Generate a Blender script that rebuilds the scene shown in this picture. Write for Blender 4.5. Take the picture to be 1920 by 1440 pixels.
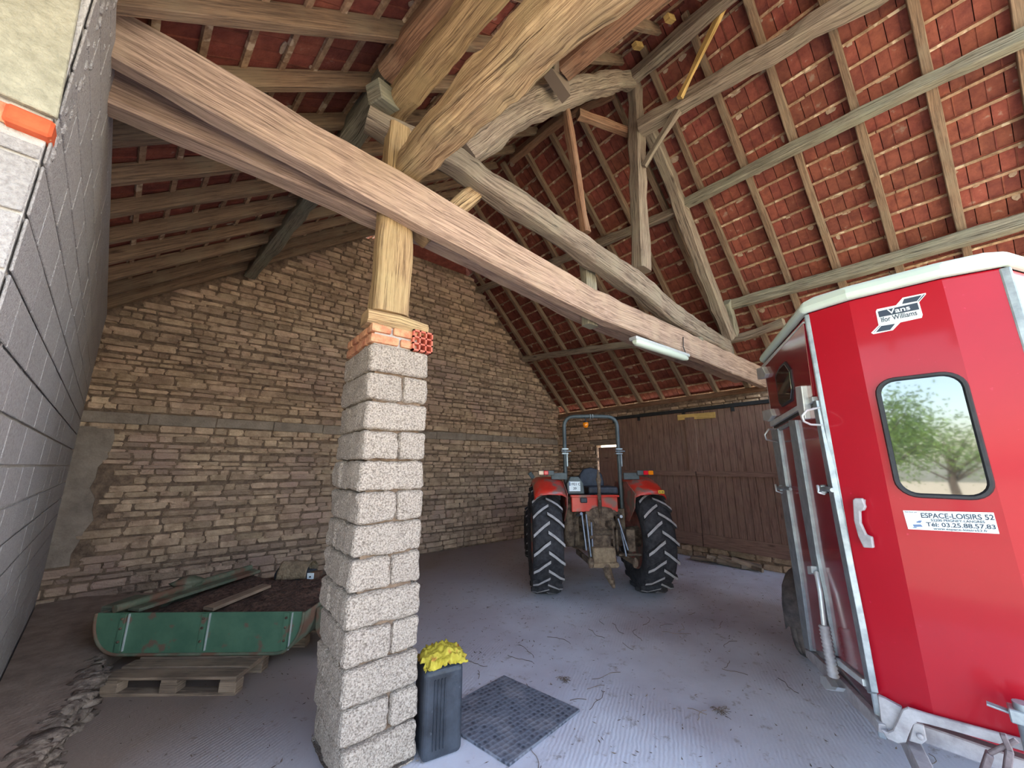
import bpy, bmesh, math, random
from mathutils import Vector, Matrix, noise

for o in list(bpy.data.objects):
    bpy.data.objects.remove(o)
S = bpy.context.scene
C = S.collection
R = math.radians

# ---------------------------------------------------------------- camera, world, light, exposure
FPX, PITCH, YAW, EYE = 700.0, 12.26, 39.5, 1.85      # focal length in pixels of a 1920 px frame
cam = bpy.data.objects.new('camera', bpy.data.cameras.new('camera'))
C.objects.link(cam)
cam.data.sensor_width = 36.0
cam.data.lens = 36.0 * FPX / 1920.0
cam.data.clip_start = 0.05
cam.data.clip_end = 300
cam.location = (0, 0, EYE)
cam.rotation_euler = (R(90 + PITCH), 0, R(-YAW))
S.camera = cam

w = bpy.data.worlds.new('World')
S.world = w
w.use_nodes = True
wn, wl = w.node_tree.nodes, w.node_tree.links
wn.clear()
wo = wn.new('ShaderNodeOutputWorld'); bg = wn.new('ShaderNodeBackground')
sky = wn.new('ShaderNodeTexSky'); sky.sky_type = 'NISHITA'; sky.sun_disc = False
sky.sun_elevation = R(48); sky.sun_rotation = R(120); sky.air_density = 1.2; sky.dust_density = 1.5
tc = wn.new('ShaderNodeTexCoord'); cn = wn.new('ShaderNodeTexNoise'); cn.inputs['Scale'].default_value = 2.2
cn.inputs['Detail'].default_value = 6
cr = wn.new('ShaderNodeValToRGB'); cr.color_ramp.elements[0].position = 0.52; cr.color_ramp.elements[1].position = 0.85
mx = wn.new('ShaderNodeMix'); mx.data_type = 'RGBA'
sc_ = wn.new('ShaderNodeVectorMath'); sc_.operation = 'SCALE'; sc_.inputs['Scale'].default_value = 0.16
wl.new(tc.outputs['Generated'], cn.inputs['Vector']); wl.new(cn.outputs['Fac'], cr.inputs['Fac'])
wl.new(cr.outputs['Color'], mx.inputs['Factor']); wl.new(sky.outputs['Color'], sc_.inputs[0])
wl.new(sc_.outputs['Vector'], mx.inputs['A']); mx.inputs['B'].default_value = (0.95, 0.98, 1.02, 1)
wl.new(mx.outputs['Result'], bg.inputs['Color']); bg.inputs['Strength'].default_value = 2.1
wl.new(bg.outputs['Background'], wo.inputs['Surface'])

sun_d = bpy.data.lights.new('sun', 'SUN'); sun_d.energy = 9.0; sun_d.angle = R(2.0); sun_d.color = (1.0, 0.95, 0.87)
sun = bpy.data.objects.new('sun', sun_d); C.objects.link(sun)
sun.rotation_euler = (R(28), 0, R(118))
S.view_settings.view_transform = 'Standard'
S.view_settings.look = 'None'
S.view_settings.gamma = 1.0
S.view_settings.exposure = 1.7
S.view_settings.use_curve_mapping = False
S.cycles.use_denoising = True
S.cycles.max_bounces = 10
S.cycles.diffuse_bounces = 7
S.cycles.glossy_bounces = 4
S.cycles.sample_clamp_indirect = 8.0

# ---------------------------------------------------------------- measuring: a sight line of the photograph meets a plane of the barn
def _ray(px, py):
    p, y = R(PITCH), R(YAW)
    F = Vector((math.sin(y) * math.cos(p), math.cos(y) * math.cos(p), math.sin(p)))
    Rt = Vector((math.cos(y), -math.sin(y), 0))
    return (F + Rt * ((px - 960) / FPX) - Rt.cross(F) * ((py - 720) / FPX)).normalized()
def atp(px, py, P0, n):
    d = _ray(px, py); o = Vector((0, 0, EYE)); P0 = Vector(P0); n = Vector(n)
    return o + d * ((P0 - o).dot(n) / d.dot(n))
def atX(px, py, x): return atp(px, py, (x, 0, 0), (1, 0, 0))
def atY(px, py, y): return atp(px, py, (0, y, 0), (0, 1, 0))
def atZ(px, py, z): return atp(px, py, (0, 0, z), (0, 0, 1))
RZ = lambda x: 11.75 - x                                   # underside of the right slope's rafters
LZ = lambda x, y: 4.379 + 0.76 * x + 0.091 * y             # the same of the left slope
def atR(px, py, dz=0.0): return atp(px, py, (8.2, 0, RZ(8.2) + dz), (1, 0, 1))
def atL(px, py, dz=0.0): return atp(px, py, (0, 0, LZ(0, 0) + dz), (-0.76, -0.091, 1))

# ---------------------------------------------------------------- materials
def lin(c):
    return tuple(((v / 255.0) / 12.92 if v <= 10 else (((v / 255.0) + 0.055) / 1.055) ** 2.4) for v in c) + (1,)
def base_mat(name, rough=0.8, metal=0.0):
    m = bpy.data.materials.new(name); m.use_nodes = True
    b = m.node_tree.nodes['Principled BSDF']
    b.inputs['Roughness'].default_value = rough; b.inputs['Metallic'].default_value = metal
    return m, m.node_tree.nodes, m.node_tree.links, b
def mat(name, c1, c2=None, rough=0.8, metal=0.0, scale=6.0, detail=5.0, bump=0.0, bscale=40.0, lo=0.35, hi=0.65,
        stretch=None, uv=False, island=0.0, c3=None, c3scale=3.0, c3lo=0.6, c3hi=0.7, objvar=0.0, coat=0.0):
    """noise between two colours, an optional third in blotches, per-island and per-object variation, bump"""
    m, n, l, b = base_mat(name, rough, metal)
    co = n.new('ShaderNodeTexCoord'); mp = n.new('ShaderNodeMapping')
    l.new(co.outputs['UV' if uv else 'Object'], mp.inputs['Vector'])
    if stretch: mp.inputs['Scale'].default_value = stretch
    nz = n.new('ShaderNodeTexNoise'); nz.inputs['Scale'].default_value = scale; nz.inputs['Detail'].default_value = detail
    nz.inputs['Roughness'].default_value = 0.65
    l.new(mp.outputs['Vector'], nz.inputs['Vector'])
    rp = n.new('ShaderNodeValToRGB'); e = rp.color_ramp.elements
    e[0].position = lo; e[1].position = hi; e[0].color = lin(c1); e[1].color = lin(c2 or c1)
    l.new(nz.outputs['Fac'], rp.inputs['Fac'])
    col = rp.outputs['Color']
    if c3:
        n3 = n.new('ShaderNodeTexNoise'); n3.inputs['Scale'].default_value = c3scale; n3.inputs['Detail'].default_value = 6
        l.new(co.outputs['Object'], n3.inputs['Vector'])
        r3 = n.new('ShaderNodeValToRGB'); r3.color_ramp.elements[0].position = c3lo; r3.color_ramp.elements[1].position = c3hi
        l.new(n3.outputs['Fac'], r3.inputs['Fac'])
        x3 = n.new('ShaderNodeMix'); x3.data_type = 'RGBA'
        l.new(r3.outputs['Color'], x3.inputs['Factor']); l.new(col, x3.inputs['A']); x3.inputs['B'].default_value = lin(c3)
        col = x3.outputs['Result']
    if island or objvar:
        hs = n.new('ShaderNodeHueSaturation')
        src = n.new('ShaderNodeNewGeometry').outputs['Random Per Island'] if island else n.new('ShaderNodeObjectInfo').outputs['Random']
        v = island or objvar
        mr = n.new('ShaderNodeMapRange'); mr.inputs['To Min'].default_value = 1 - v; mr.inputs['To Max'].default_value = 1 + v
        l.new(src, mr.inputs['Value']); l.new(mr.outputs['Result'], hs.inputs['Value'])
        m2 = n.new('ShaderNodeMath'); m2.operation = 'MULTIPLY'; m2.inputs[1].default_value = 17.31; l.new(src, m2.inputs[0])
        m3 = n.new('ShaderNodeMath'); m3.operation = 'FRACT'; l.new(m2.outputs[0], m3.inputs[0])
        mh = n.new('ShaderNodeMapRange'); mh.inputs['To Min'].default_value = 0.5 - 0.03 * v; mh.inputs['To Max'].default_value = 0.5 + 0.012 * v
        l.new(m3.outputs[0], mh.inputs['Value']); l.new(mh.outputs['Result'], hs.inputs['Hue'])
        l.new(col, hs.inputs['Color']); col = hs.outputs['Color']
    l.new(col, b.inputs['Base Color'])
    if coat:
        b.inputs['Coat Weight'].default_value = coat; b.inputs['Coat Roughness'].default_value = 0.08
    if bump:
        nb = n.new('ShaderNodeTexNoise'); nb.inputs['Scale'].default_value = bscale; nb.inputs['Detail'].default_value = 4
        l.new(mp.outputs['Vector'], nb.inputs['Vector'])
        bp = n.new('ShaderNodeBump'); bp.inputs['Strength'].default_value = bump; bp.inputs['Distance'].default_value = 0.02
        l.new(nb.outputs['Fac'], bp.inputs['Height']); l.new(bp.outputs['Normal'], b.inputs['Normal'])
    return m

def wood(name, c1, c2, dark=(60, 44, 34), pale=None, crack=0.5, rough=0.85, bump=0.6):
    """weathered timber: grain runs along U (metres), faint blotches, drying cracks and knots"""
    c1 = tuple(int(v * .80) for v in c1)
    m, n, l, b = base_mat(name, rough)
    co = n.new('ShaderNodeTexCoord'); oi = n.new('ShaderNodeObjectInfo')
    off = n.new('ShaderNodeVectorMath'); off.operation = 'SCALE'; off.inputs[0].default_value = (9.1, 5.3, 3.7)
    l.new(oi.outputs['Random'], off.inputs['Scale'])
    ad = n.new('ShaderNodeVectorMath'); l.new(co.outputs['UV'], ad.inputs[0]); l.new(off.outputs['Vector'], ad.inputs[1])
    mp = n.new('ShaderNodeMapping'); mp.inputs['Scale'].default_value = (1.5, 40, 1); l.new(ad.outputs['Vector'], mp.inputs['Vector'])
    nz = n.new('ShaderNodeTexNoise'); nz.inputs['Scale'].default_value = 2.0; nz.inputs['Detail'].default_value = 8
    nz.inputs['Roughness'].default_value = 0.7; nz.inputs['Distortion'].default_value = 0.6
    l.new(mp.outputs['Vector'], nz.inputs['Vector'])
    rp = n.new('ShaderNodeValToRGB'); e = rp.color_ramp.elements
    e[0].position = 0.36; e[0].color = lin(c1); e[1].position = 0.60; e[1].color = lin(c2)
    l.new(nz.outputs['Fac'], rp.inputs['Fac'])
    # broad blotches
    nb = n.new('ShaderNodeTexNoise'); nb.inputs['Scale'].default_value = 3.0; nb.inputs['Detail'].default_value = 5
    l.new(ad.outputs['Vector'], nb.inputs['Vector'])
    rb = n.new('ShaderNodeValToRGB'); rb.color_ramp.elements[0].position = 0.45; rb.color_ramp.elements[1].position = 0.75
    l.new(nb.outputs['Fac'], rb.inputs['Fac'])
    mb = n.new('ShaderNodeMix'); mb.data_type = 'RGBA'; l.new(rb.outputs['Color'], mb.inputs['Factor'])
    l.new(rp.outputs['Color'], mb.inputs['A']); mb.inputs['B'].default_value = lin(pale or tuple(min(255, int(v * 1.15)) for v in c2))
    # cracks
    mc = n.new('ShaderNodeMapping'); mc.inputs['Scale'].default_value = (0.35, 24, 1); l.new(ad.outputs['Vector'], mc.inputs['Vector'])
    nc = n.new('ShaderNodeTexNoise'); nc.inputs['Scale'].default_value = 1.7; nc.inputs['Detail'].default_value = 6
    l.new(mc.outputs['Vector'], nc.inputs['Vector'])
    rc = n.new('ShaderNodeValToRGB'); ce = rc.color_ramp.elements
    ce[0].position = 0.49; ce[0].color = (0, 0, 0, 1); ce[1].position = 0.5; ce[1].color = (crack,) * 3 + (1,)
    k = ce.new(0.518); k.color = (0, 0, 0, 1)
    l.new(nc.outputs['Fac'], rc.inputs['Fac'])
    # knots
    mk = n.new('ShaderNodeMapping'); mk.inputs['Scale'].default_value = (1.6, 5, 1); l.new(ad.outputs['Vector'], mk.inputs['Vector'])
    vk = n.new('ShaderNodeTexVoronoi'); vk.inputs['Scale'].default_value = 1.0; l.new(mk.outputs['Vector'], vk.inputs['Vector'])
    rk = n.new('ShaderNodeValToRGB'); rk.color_ramp.elements[0].position = 0.04; rk.color_ramp.elements[0].color = (0.8, 0.8, 0.8, 1)
    rk.color_ramp.elements[1].position = 0.13; rk.color_ramp.elements[1].color = (0, 0, 0, 1)
    l.new(vk.outputs['Distance'], rk.inputs['Fac'])
    mxm = n.new('ShaderNodeMath'); mxm.operation = 'MAXIMUM'; l.new(rc.outputs['Color'], mxm.inputs[0]); l.new(rk.outputs['Color'], mxm.inputs[1])
    md = n.new('ShaderNodeMix'); md.data_type = 'RGBA'; l.new(mxm.outputs[0], md.inputs['Factor'])
    l.new(mb.outputs['Result'], md.inputs['A']); md.inputs['B'].default_value = lin(dark)
    hs = n.new('ShaderNodeHueSaturation'); mr = n.new('ShaderNodeMapRange'); mr.inputs['To Min'].default_value = 0.86; mr.inputs['To Max'].default_value = 1.14
    l.new(oi.outputs['Random'], mr.inputs['Value']); l.new(mr.outputs['Result'], hs.inputs['Value']); l.new(md.outputs['Result'], hs.inputs['Color'])
    l.new(hs.outputs['Color'], b.inputs['Base Color'])
    bp = n.new('ShaderNodeBump'); bp.inputs['Strength'].default_value = bump; bp.inputs['Distance'].default_value = 0.012
    sb = n.new('ShaderNodeMath'); sb.operation = 'SUBTRACT'; l.new(nz.outputs['Fac'], sb.inputs[0]); l.new(mxm.outputs[0], sb.inputs[1])
    l.new(sb.outputs[0], bp.inputs['Height']); l.new(bp.outputs['Normal'], b.inputs['Normal'])
    return m

M = {}
M['beam'] = wood('sawn_beam', (146, 117, 101), (188, 159, 139), (84, 62, 50), (180, 155, 132))
M['post'] = wood('oak_post', (152, 118, 82), (196, 163, 120), (84, 60, 42), (182, 158, 114), 0.8)
M['log'] = wood('hewn_log', (154, 116, 78), (212, 180, 138), (86, 56, 38), (176, 154, 114), 0.8, bump=1.0)
M['oldgrey'] = wood('old_grey_timber', (120, 100, 86), (160, 142, 124), (58, 44, 36), (150, 138, 118), 0.8, bump=0.9)
M['brown'] = wood('brown_timber', (118, 80, 58), (160, 118, 90), (52, 34, 26), (150, 120, 95), 0.6)
M['green'] = wood('lichen_timber', (124, 116, 98), (158, 150, 130), (60, 52, 42), (146, 146, 126), 0.7, bump=0.9)
M['rafter'] = wood('rafter_wood', (110, 86, 68), (146, 118, 94), (54, 38, 30), (138, 120, 98), 0.4)
M['yellow'] = wood('new_batten', (176, 138, 76), (206, 170, 104), (120, 84, 44), None, 0.2)
M['plank'] = wood('pallet_plank', (112, 92, 78), (150, 128, 108), (60, 46, 38), None, 0.3)
M['door'] = wood('door_board', (126, 92, 78), (156, 120, 104), (84, 58, 48), (146, 116, 98), 0.25, bump=0.4)
M['tile'] = mat('clay_tile', (110, 54, 42), (138, 76, 58), rough=0.85, scale=9, bump=0.3, bscale=60, island=0.22,
                c3=(150, 118, 102), c3scale=9.0, c3lo=0.66, c3hi=0.74)
M['leakstop'] = mat('leak_stop_sheet', (70, 34, 28), rough=0.95)
M['lath'] = mat('lath_wood', (128, 98, 74), (172, 142, 112), scale=20, island=0.2, c3=(200, 178, 150), c3scale=8, c3lo=0.58, c3hi=0.64)
M['drip'] = mat('lime_drip', (150, 126, 106), (176, 154, 134), rough=0.95, scale=30)
M['stone'] = mat('rubble_stone', (160, 134, 110), (202, 174, 146), rough=0.92, scale=7, bump=0.7, bscale=34, island=0.25,
                 c3=(176, 148, 130), c3scale=0.9, c3lo=0.5, c3hi=0.66)
M['mortar'] = mat('earth_mortar', (98, 80, 67), (144, 120, 100), rough=0.98, scale=12, bump=0.8, bscale=30)
M['render'] = mat('grey_render', (130, 116, 104), (160, 144, 130), rough=0.95, scale=5, bump=0.5, bscale=40)
M['blockwall'] = mat('grey_block', (142, 136, 134), (172, 167, 165), rough=0.95, scale=60, bump=0.7, bscale=120, island=0.05, lo=0.3, hi=0.6)
M['joint'] = mat('pale_joint', (176, 170, 166), (196, 191, 187), rough=0.95, scale=20, bump=0.8, bscale=60)
M['splitblock'] = mat('split_face_block', (112, 98, 86), (205, 190, 175), rough=0.95, scale=95, detail=6, bump=1.0, bscale=120, lo=0.34, hi=0.58, island=0.04)
M['brick'] = mat('weathered_brick', (176, 108, 78), (212, 160, 120), rough=0.9, scale=14, bump=0.5, island=0.12)
M['hollow'] = mat('red_hollow_brick', (186, 88, 70), (208, 116, 94), rough=0.8, scale=14, bump=0.2)
M['orange'] = mat('orange_brick', (190, 70, 34), (206, 92, 52), rough=0.8, scale=14)
M['padconc'] = mat('cast_concrete', (142, 138, 120), (168, 163, 144), rough=0.9, scale=18, bump=0.6, bscale=60)
M['steel'] = mat('galvanised_steel', (136, 146, 152), (168, 178, 182), rough=0.42, metal=0.55, scale=14, bump=0.05)
M['dirtysteel'] = mat('dirty_galvanised', (150, 146, 148), (186, 184, 186), rough=0.6, metal=0.3, scale=10, bump=0.1)
M['rustgrey'] = mat('rusty_grey_steel', (96, 84, 86), (132, 120, 122), rough=0.7, metal=0.2, scale=16, bump=0.3)
M['alu'] = mat('aluminium_trim', (196, 202, 204), (216, 222, 222), rough=0.35, metal=0.4, scale=8)
M['red'] = mat('red_panel', (160, 0, 26), (168, 1, 30), rough=0.45, scale=1.2, coat=0.3, c3=(190, 40, 70), c3scale=40, c3lo=0.70, c3hi=0.80)
M['red'].node_tree.nodes['Principled BSDF'].inputs['Specular IOR Level'].default_value = 0.25
M['redmid'] = mat('sky_lit_red_panel', (196, 34, 64), (208, 48, 78), rough=0.34, scale=1.4, coat=0.5, c3=(214, 104, 124), c3scale=30, c3lo=0.7, c3hi=0.8)  # unused paler red, the sky's reflection on the nose put into its colour
M['redramp'] = mat('dusty_red_ramp', (128, 14, 34), (140, 30, 46), rough=0.22, scale=2.0, coat=0.8)
M['roofgrp'] = mat('pale_green_roof', (186, 206, 192), (202, 218, 206), rough=0.5, scale=2, bump=0.05)
M['blackrub'] = mat('black_rubber', (30, 32, 36), (44, 46, 50), rough=0.6, scale=12, bump=0.1)
M['blackpl'] = mat('black_plastic', (30, 34, 42), (58, 64, 74), rough=0.5, scale=5, bump=0.15, c3=(96, 102, 110), c3scale=14, c3lo=0.68, c3hi=0.74)
M['tyre'] = mat('tyre_rubber', (34, 34, 38), (66, 64, 68), rough=0.85, scale=14, bump=0.3, bscale=60)
M['lug'] = mat('worn_lug_rubber_sheen', (160, 156, 156), (184, 180, 180), rough=0.8, scale=18, bump=0.2)  # worn lug tops, with the light they reflect mixed into the colour
M['tyredust'] = mat('dusty_tyre', (62, 58, 60), (104, 96, 94), rough=0.9, scale=9, bump=0.3, bscale=50)
M['tred'] = mat('tractor_red', (196, 42, 30), (214, 62, 46), rough=0.4, scale=5, coat=0.3, c3=(132, 98, 88), c3scale=5, c3lo=0.5, c3hi=0.62)
M['rim'] = mat('rim_dull_red', (146, 76, 68), (176, 116, 104), rough=0.6, scale=9, c3=(124, 110, 98), c3scale=6, c3lo=0.52, c3hi=0.6)
M['tgrey'] = mat('tractor_grey', (70, 78, 80), (92, 102, 104), rough=0.5, metal=0.2, scale=6)
M['mud'] = mat('muddy_iron', (70, 56, 46), (126, 108, 90), rough=0.9, scale=11, bump=0.8, bscale=36, lo=0.4, hi=0.62)
M['mudlite'] = mat('dried_mud', (120, 102, 82), (158, 138, 112), rough=0.95, scale=14, bump=0.8, bscale=40)
M['rod'] = mat('steel_rod', (110, 116, 130), (150, 156, 168), rough=0.4, metal=0.6, scale=8)
M['seat'] = mat('black_seat_vinyl', (36, 42, 54), (56, 62, 74), rough=0.55, scale=10, bump=0.15)
M['white'] = mat('white_sheet', (226, 238, 242), (234, 244, 248), rough=0.5)
M['navy'] = mat('sticker_ink', (44, 58, 76), rough=0.5)
M['ink2'] = mat('sticker_blue_ink', (92, 118, 156), rough=0.5)
M['ylabel'] = mat('yellow_label', (226, 190, 60), rough=0.5)
M['greenp'] = mat('green_hopper_paint', (68, 104, 84), (88, 124, 100), rough=0.55, scale=3, c3=(112, 92, 78), c3scale=7, c3lo=0.6, c3hi=0.66)
M['greend'] = mat('faded_green_steel', (84, 96, 78), (112, 112, 94), rough=0.8, scale=7, bump=0.2, c3=(110, 82, 66), c3scale=4, c3lo=0.5, c3hi=0.6)
M['soil'] = mat('leafy_soil', (66, 48, 40), (112, 84, 70), rough=0.98, scale=26, bump=1.0, bscale=60, lo=0.4, hi=0.6)
M['bank'] = mat('dusty_earth', (128, 110, 98), (158, 138, 124), rough=0.98, scale=5, bump=0.5, bscale=30)
M['rubble'] = mat('rubble_edge', (84, 70, 62), (150, 134, 120), rough=0.95, scale=12, bump=1.0, bscale=30, island=0.15)
M['ycloth'] = mat('yellow_cloth', (166, 148, 34), (196, 178, 66), rough=0.8, scale=14, bump=0.3, bscale=60, c3=(196, 140, 60), c3scale=16, c3lo=0.6, c3hi=0.66)
M['litter'] = mat('dry_litter', (84, 70, 62), (140, 122, 104), rough=0.95, scale=3, island=0.4)
M['leaf'] = mat('tree_leaf', (86, 122, 50), (130, 160, 78), rough=0.6, scale=2, island=0.35)
M['bark'] = mat('tree_bark', (84, 70, 58), (110, 96, 80), rough=0.95, scale=10, bump=0.6)
M['grass'] = mat('meadow', (150, 140, 116), (176, 164, 140), rough=0.95, scale=3)
M['yard'] = mat('pale_gravel_yard', (178, 170, 156), (200, 192, 178), rough=0.95, scale=14)

def lamp_mat(name, col, em, strength, rough=0.25):
    m, n, l, b = base_mat(name, rough)
    b.inputs['Base Color'].default_value = lin(col); b.inputs['Coat Weight'].default_value = 0.6
    return m
M['lred'] = lamp_mat('red_lens', (226, 26, 48), None, 0)
M['lor'] = lamp_mat('orange_lens', (244, 140, 20), None, 0)
M['lwhite'] = lamp_mat('clear_lens', (230, 200, 170), None, 0)
m, n_, l_, b_ = base_mat('smoky_glass', 0.03); b_.inputs['Base Color'].default_value = (0.012, 0.016, 0.018, 1)
b_.inputs['Specular IOR Level'].default_value = 1.0; b_.inputs['IOR'].default_value = 1.85; M['glass'] = m
m, n_, l_, b_ = base_mat('ribbed_diffuser', 0.25); b_.inputs['Base Color'].default_value = lin((214, 226, 210)); b_.inputs['Coat Weight'].default_value = 0.6
M['diffuser'] = m

# concrete floor: brushed grooves, dirt, damp stains
m, n, l, b = base_mat('brushed_concrete', 0.82)
co = n.new('ShaderNodeTexCoord')
nz = n.new('ShaderNodeTexNoise'); nz.inputs['Scale'].default_value = 0.9; nz.inputs['Detail'].default_value = 8; l.new(co.outputs['Object'], nz.inputs['Vector'])
rp = n.new('ShaderNodeValToRGB'); rp.color_ramp.elements[0].position = 0.36; rp.color_ramp.elements[0].color = lin((192, 187, 196))
rp.color_ramp.elements[1].position = 0.62; rp.color_ramp.elements[1].color = lin((218, 219, 229)); l.new(nz.outputs['Fac'], rp.inputs['Fac'])
ns = n.new('ShaderNodeTexNoise'); ns.inputs['Scale'].default_value = 7.5; ns.inputs['Detail'].default_value = 9; ns.inputs['Roughness'].default_value = 0.75
l.new(co.outputs['Object'], ns.inputs['Vector'])
rs = n.new('ShaderNodeValToRGB'); rs.color_ramp.elements[0].position = 0.565; rs.color_ramp.elements[1].position = 0.66
rs.color_ramp.elements[1].color = (0.75, 0.75, 0.75, 1); l.new(ns.outputs['Fac'], rs.inputs['Fac'])
mm = n.new('ShaderNodeMix'); mm.data_type = 'RGBA'; l.new(rs.outputs['Color'], mm.inputs['Factor']); l.new(rp.outputs['Color'], mm.inputs['A'])
mm.inputs['B'].default_value = lin((150, 138, 134))
# bare earth strip with old leaves and dung dust along the stone wall
sp = n.new('ShaderNodeSeparateXYZ'); l.new(co.outputs['Object'], sp.inputs[0])
# earth factor grows with Y - 0.55 X (towards the far left corner)
e1 = n.new('ShaderNodeMath'); e1.operation = 'MULTIPLY_ADD'; e1.inputs[1].default_value = -0.80; l.new(sp.outputs['X'], e1.inputs[0]); l.new(sp.outputs['Y'], e1.inputs[2])
e2 = n.new('ShaderNodeMath'); e2.operation = 'MULTIPLY_ADD'; e2.inputs[1].default_value = 1.6; e2.inputs[2].default_value = -0.8; l.new(nz.outputs['Fac'], e2.inputs[0])
e3 = n.new('ShaderNodeMath'); e3.operation = 'ADD'; l.new(e1.outputs[0], e3.inputs[0]); l.new(e2.outputs[0], e3.inputs[1])
er = n.new('ShaderNodeMapRange'); er.inputs['From Min'].default_value = 1.3; er.inputs['From Max'].default_value = 4.0; l.new(e3.outputs[0], er.inputs['Value'])
me = n.new('ShaderNodeMix'); me.data_type = 'RGBA'; l.new(er.outputs['Result'], me.inputs['Factor']); l.new(mm.outputs['Result'], me.inputs['A'])
me.inputs['B'].default_value = lin((146, 128, 116))
l.new(me.outputs['Result'], b.inputs['Base Color'])
wm = n.new('ShaderNodeMapping'); wm.inputs['Rotation'].default_value = (0, 0, R(62)); l.new(co.outputs['Object'], wm.inputs['Vector'])
wv = n.new('ShaderNodeTexWave'); wv.inputs['Scale'].default_value = 11; wv.inputs['Distortion'].default_value = 3.5; wv.inputs['Detail'].default_value = 2
wv.inputs['Detail Scale'].default_value = 1.0
l.new(wm.outputs['Vector'], wv.inputs['Vector'])
nm = n.new('ShaderNodeTexNoise'); nm.inputs['Scale'].default_value = 0.8; l.new(co.outputs['Object'], nm.inputs['Vector'])
rm = n.new('ShaderNodeMapRange'); rm.inputs['From Min'].default_value = 0.42; rm.inputs['From Max'].default_value = 0.6; l.new(nm.outputs['Fac'], rm.inputs['Value'])
wmul = n.new('ShaderNodeMath'); wmul.operation = 'MULTIPLY'; l.new(wv.outputs['Fac'], wmul.inputs[0]); l.new(rm.outputs['Result'], wmul.inputs[1])
wa = n.new('ShaderNodeMath'); wa.operation = 'MULTIPLY_ADD'; wa.inputs[1].default_value = 0.2; l.new(wmul.outputs[0], wa.inputs[0]); l.new(ns.outputs['Fac'], wa.inputs[2])
bp = n.new('ShaderNodeBump'); bp.inputs['Strength'].default_value = 0.55; bp.inputs['Distance'].default_value = 0.012
l.new(wa.outputs[0], bp.inputs['Height']); l.new(bp.outputs['Normal'], b.inputs['Normal'])
M['floor'] = m

# rubber mat with round cells
m, n, l, b = base_mat('cellular_rubber_mat', 0.7)
co = n.new('ShaderNodeTexCoord'); vo = n.new('ShaderNodeTexVoronoi'); vo.inputs['Scale'].default_value = 24; vo.inputs['Randomness'].default_value = 0.25
l.new(co.outputs['Object'], vo.inputs['Vector'])
rp = n.new('ShaderNodeValToRGB'); rp.color_ramp.elements[0].position = 0.3; rp.color_ramp.elements[0].color = lin((62, 66, 78))
rp.color_ramp.elements[1].position = 0.5; rp.color_ramp.elements[1].color = lin((112, 116, 128)); l.new(vo.outputs['Distance'], rp.inputs['Fac'])
nz = n.new('ShaderNodeTexNoise'); nz.inputs['Scale'].default_value = 5; nz.inputs['Detail'].default_value = 8; l.new(co.outputs['Object'], nz.inputs['Vector'])
rr = n.new('ShaderNodeValToRGB'); rr.color_ramp.elements[0].position = 0.5; rr.color_ramp.elements[1].position = 0.72; l.new(nz.outputs['Fac'], rr.inputs['Fac'])
mm = n.new('ShaderNodeMix'); mm.data_type = 'RGBA'; l.new(rr.outputs['Color'], mm.inputs['Factor']); l.new(rp.outputs['Color'], mm.inputs['A']); mm.inputs['B'].default_value = lin((136, 136, 144))
l.new(mm.outputs['Result'], b.inputs['Base Color'])
bp = n.new('ShaderNodeBump'); bp.inputs['Strength'].default_value = 0.8; bp.inputs['Distance'].default_value = 0.01; l.new(vo.outputs['Distance'], bp.inputs['Height'])
l.new(bp.outputs['Normal'], b.inputs['Normal']); M['mat'] = m

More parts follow.
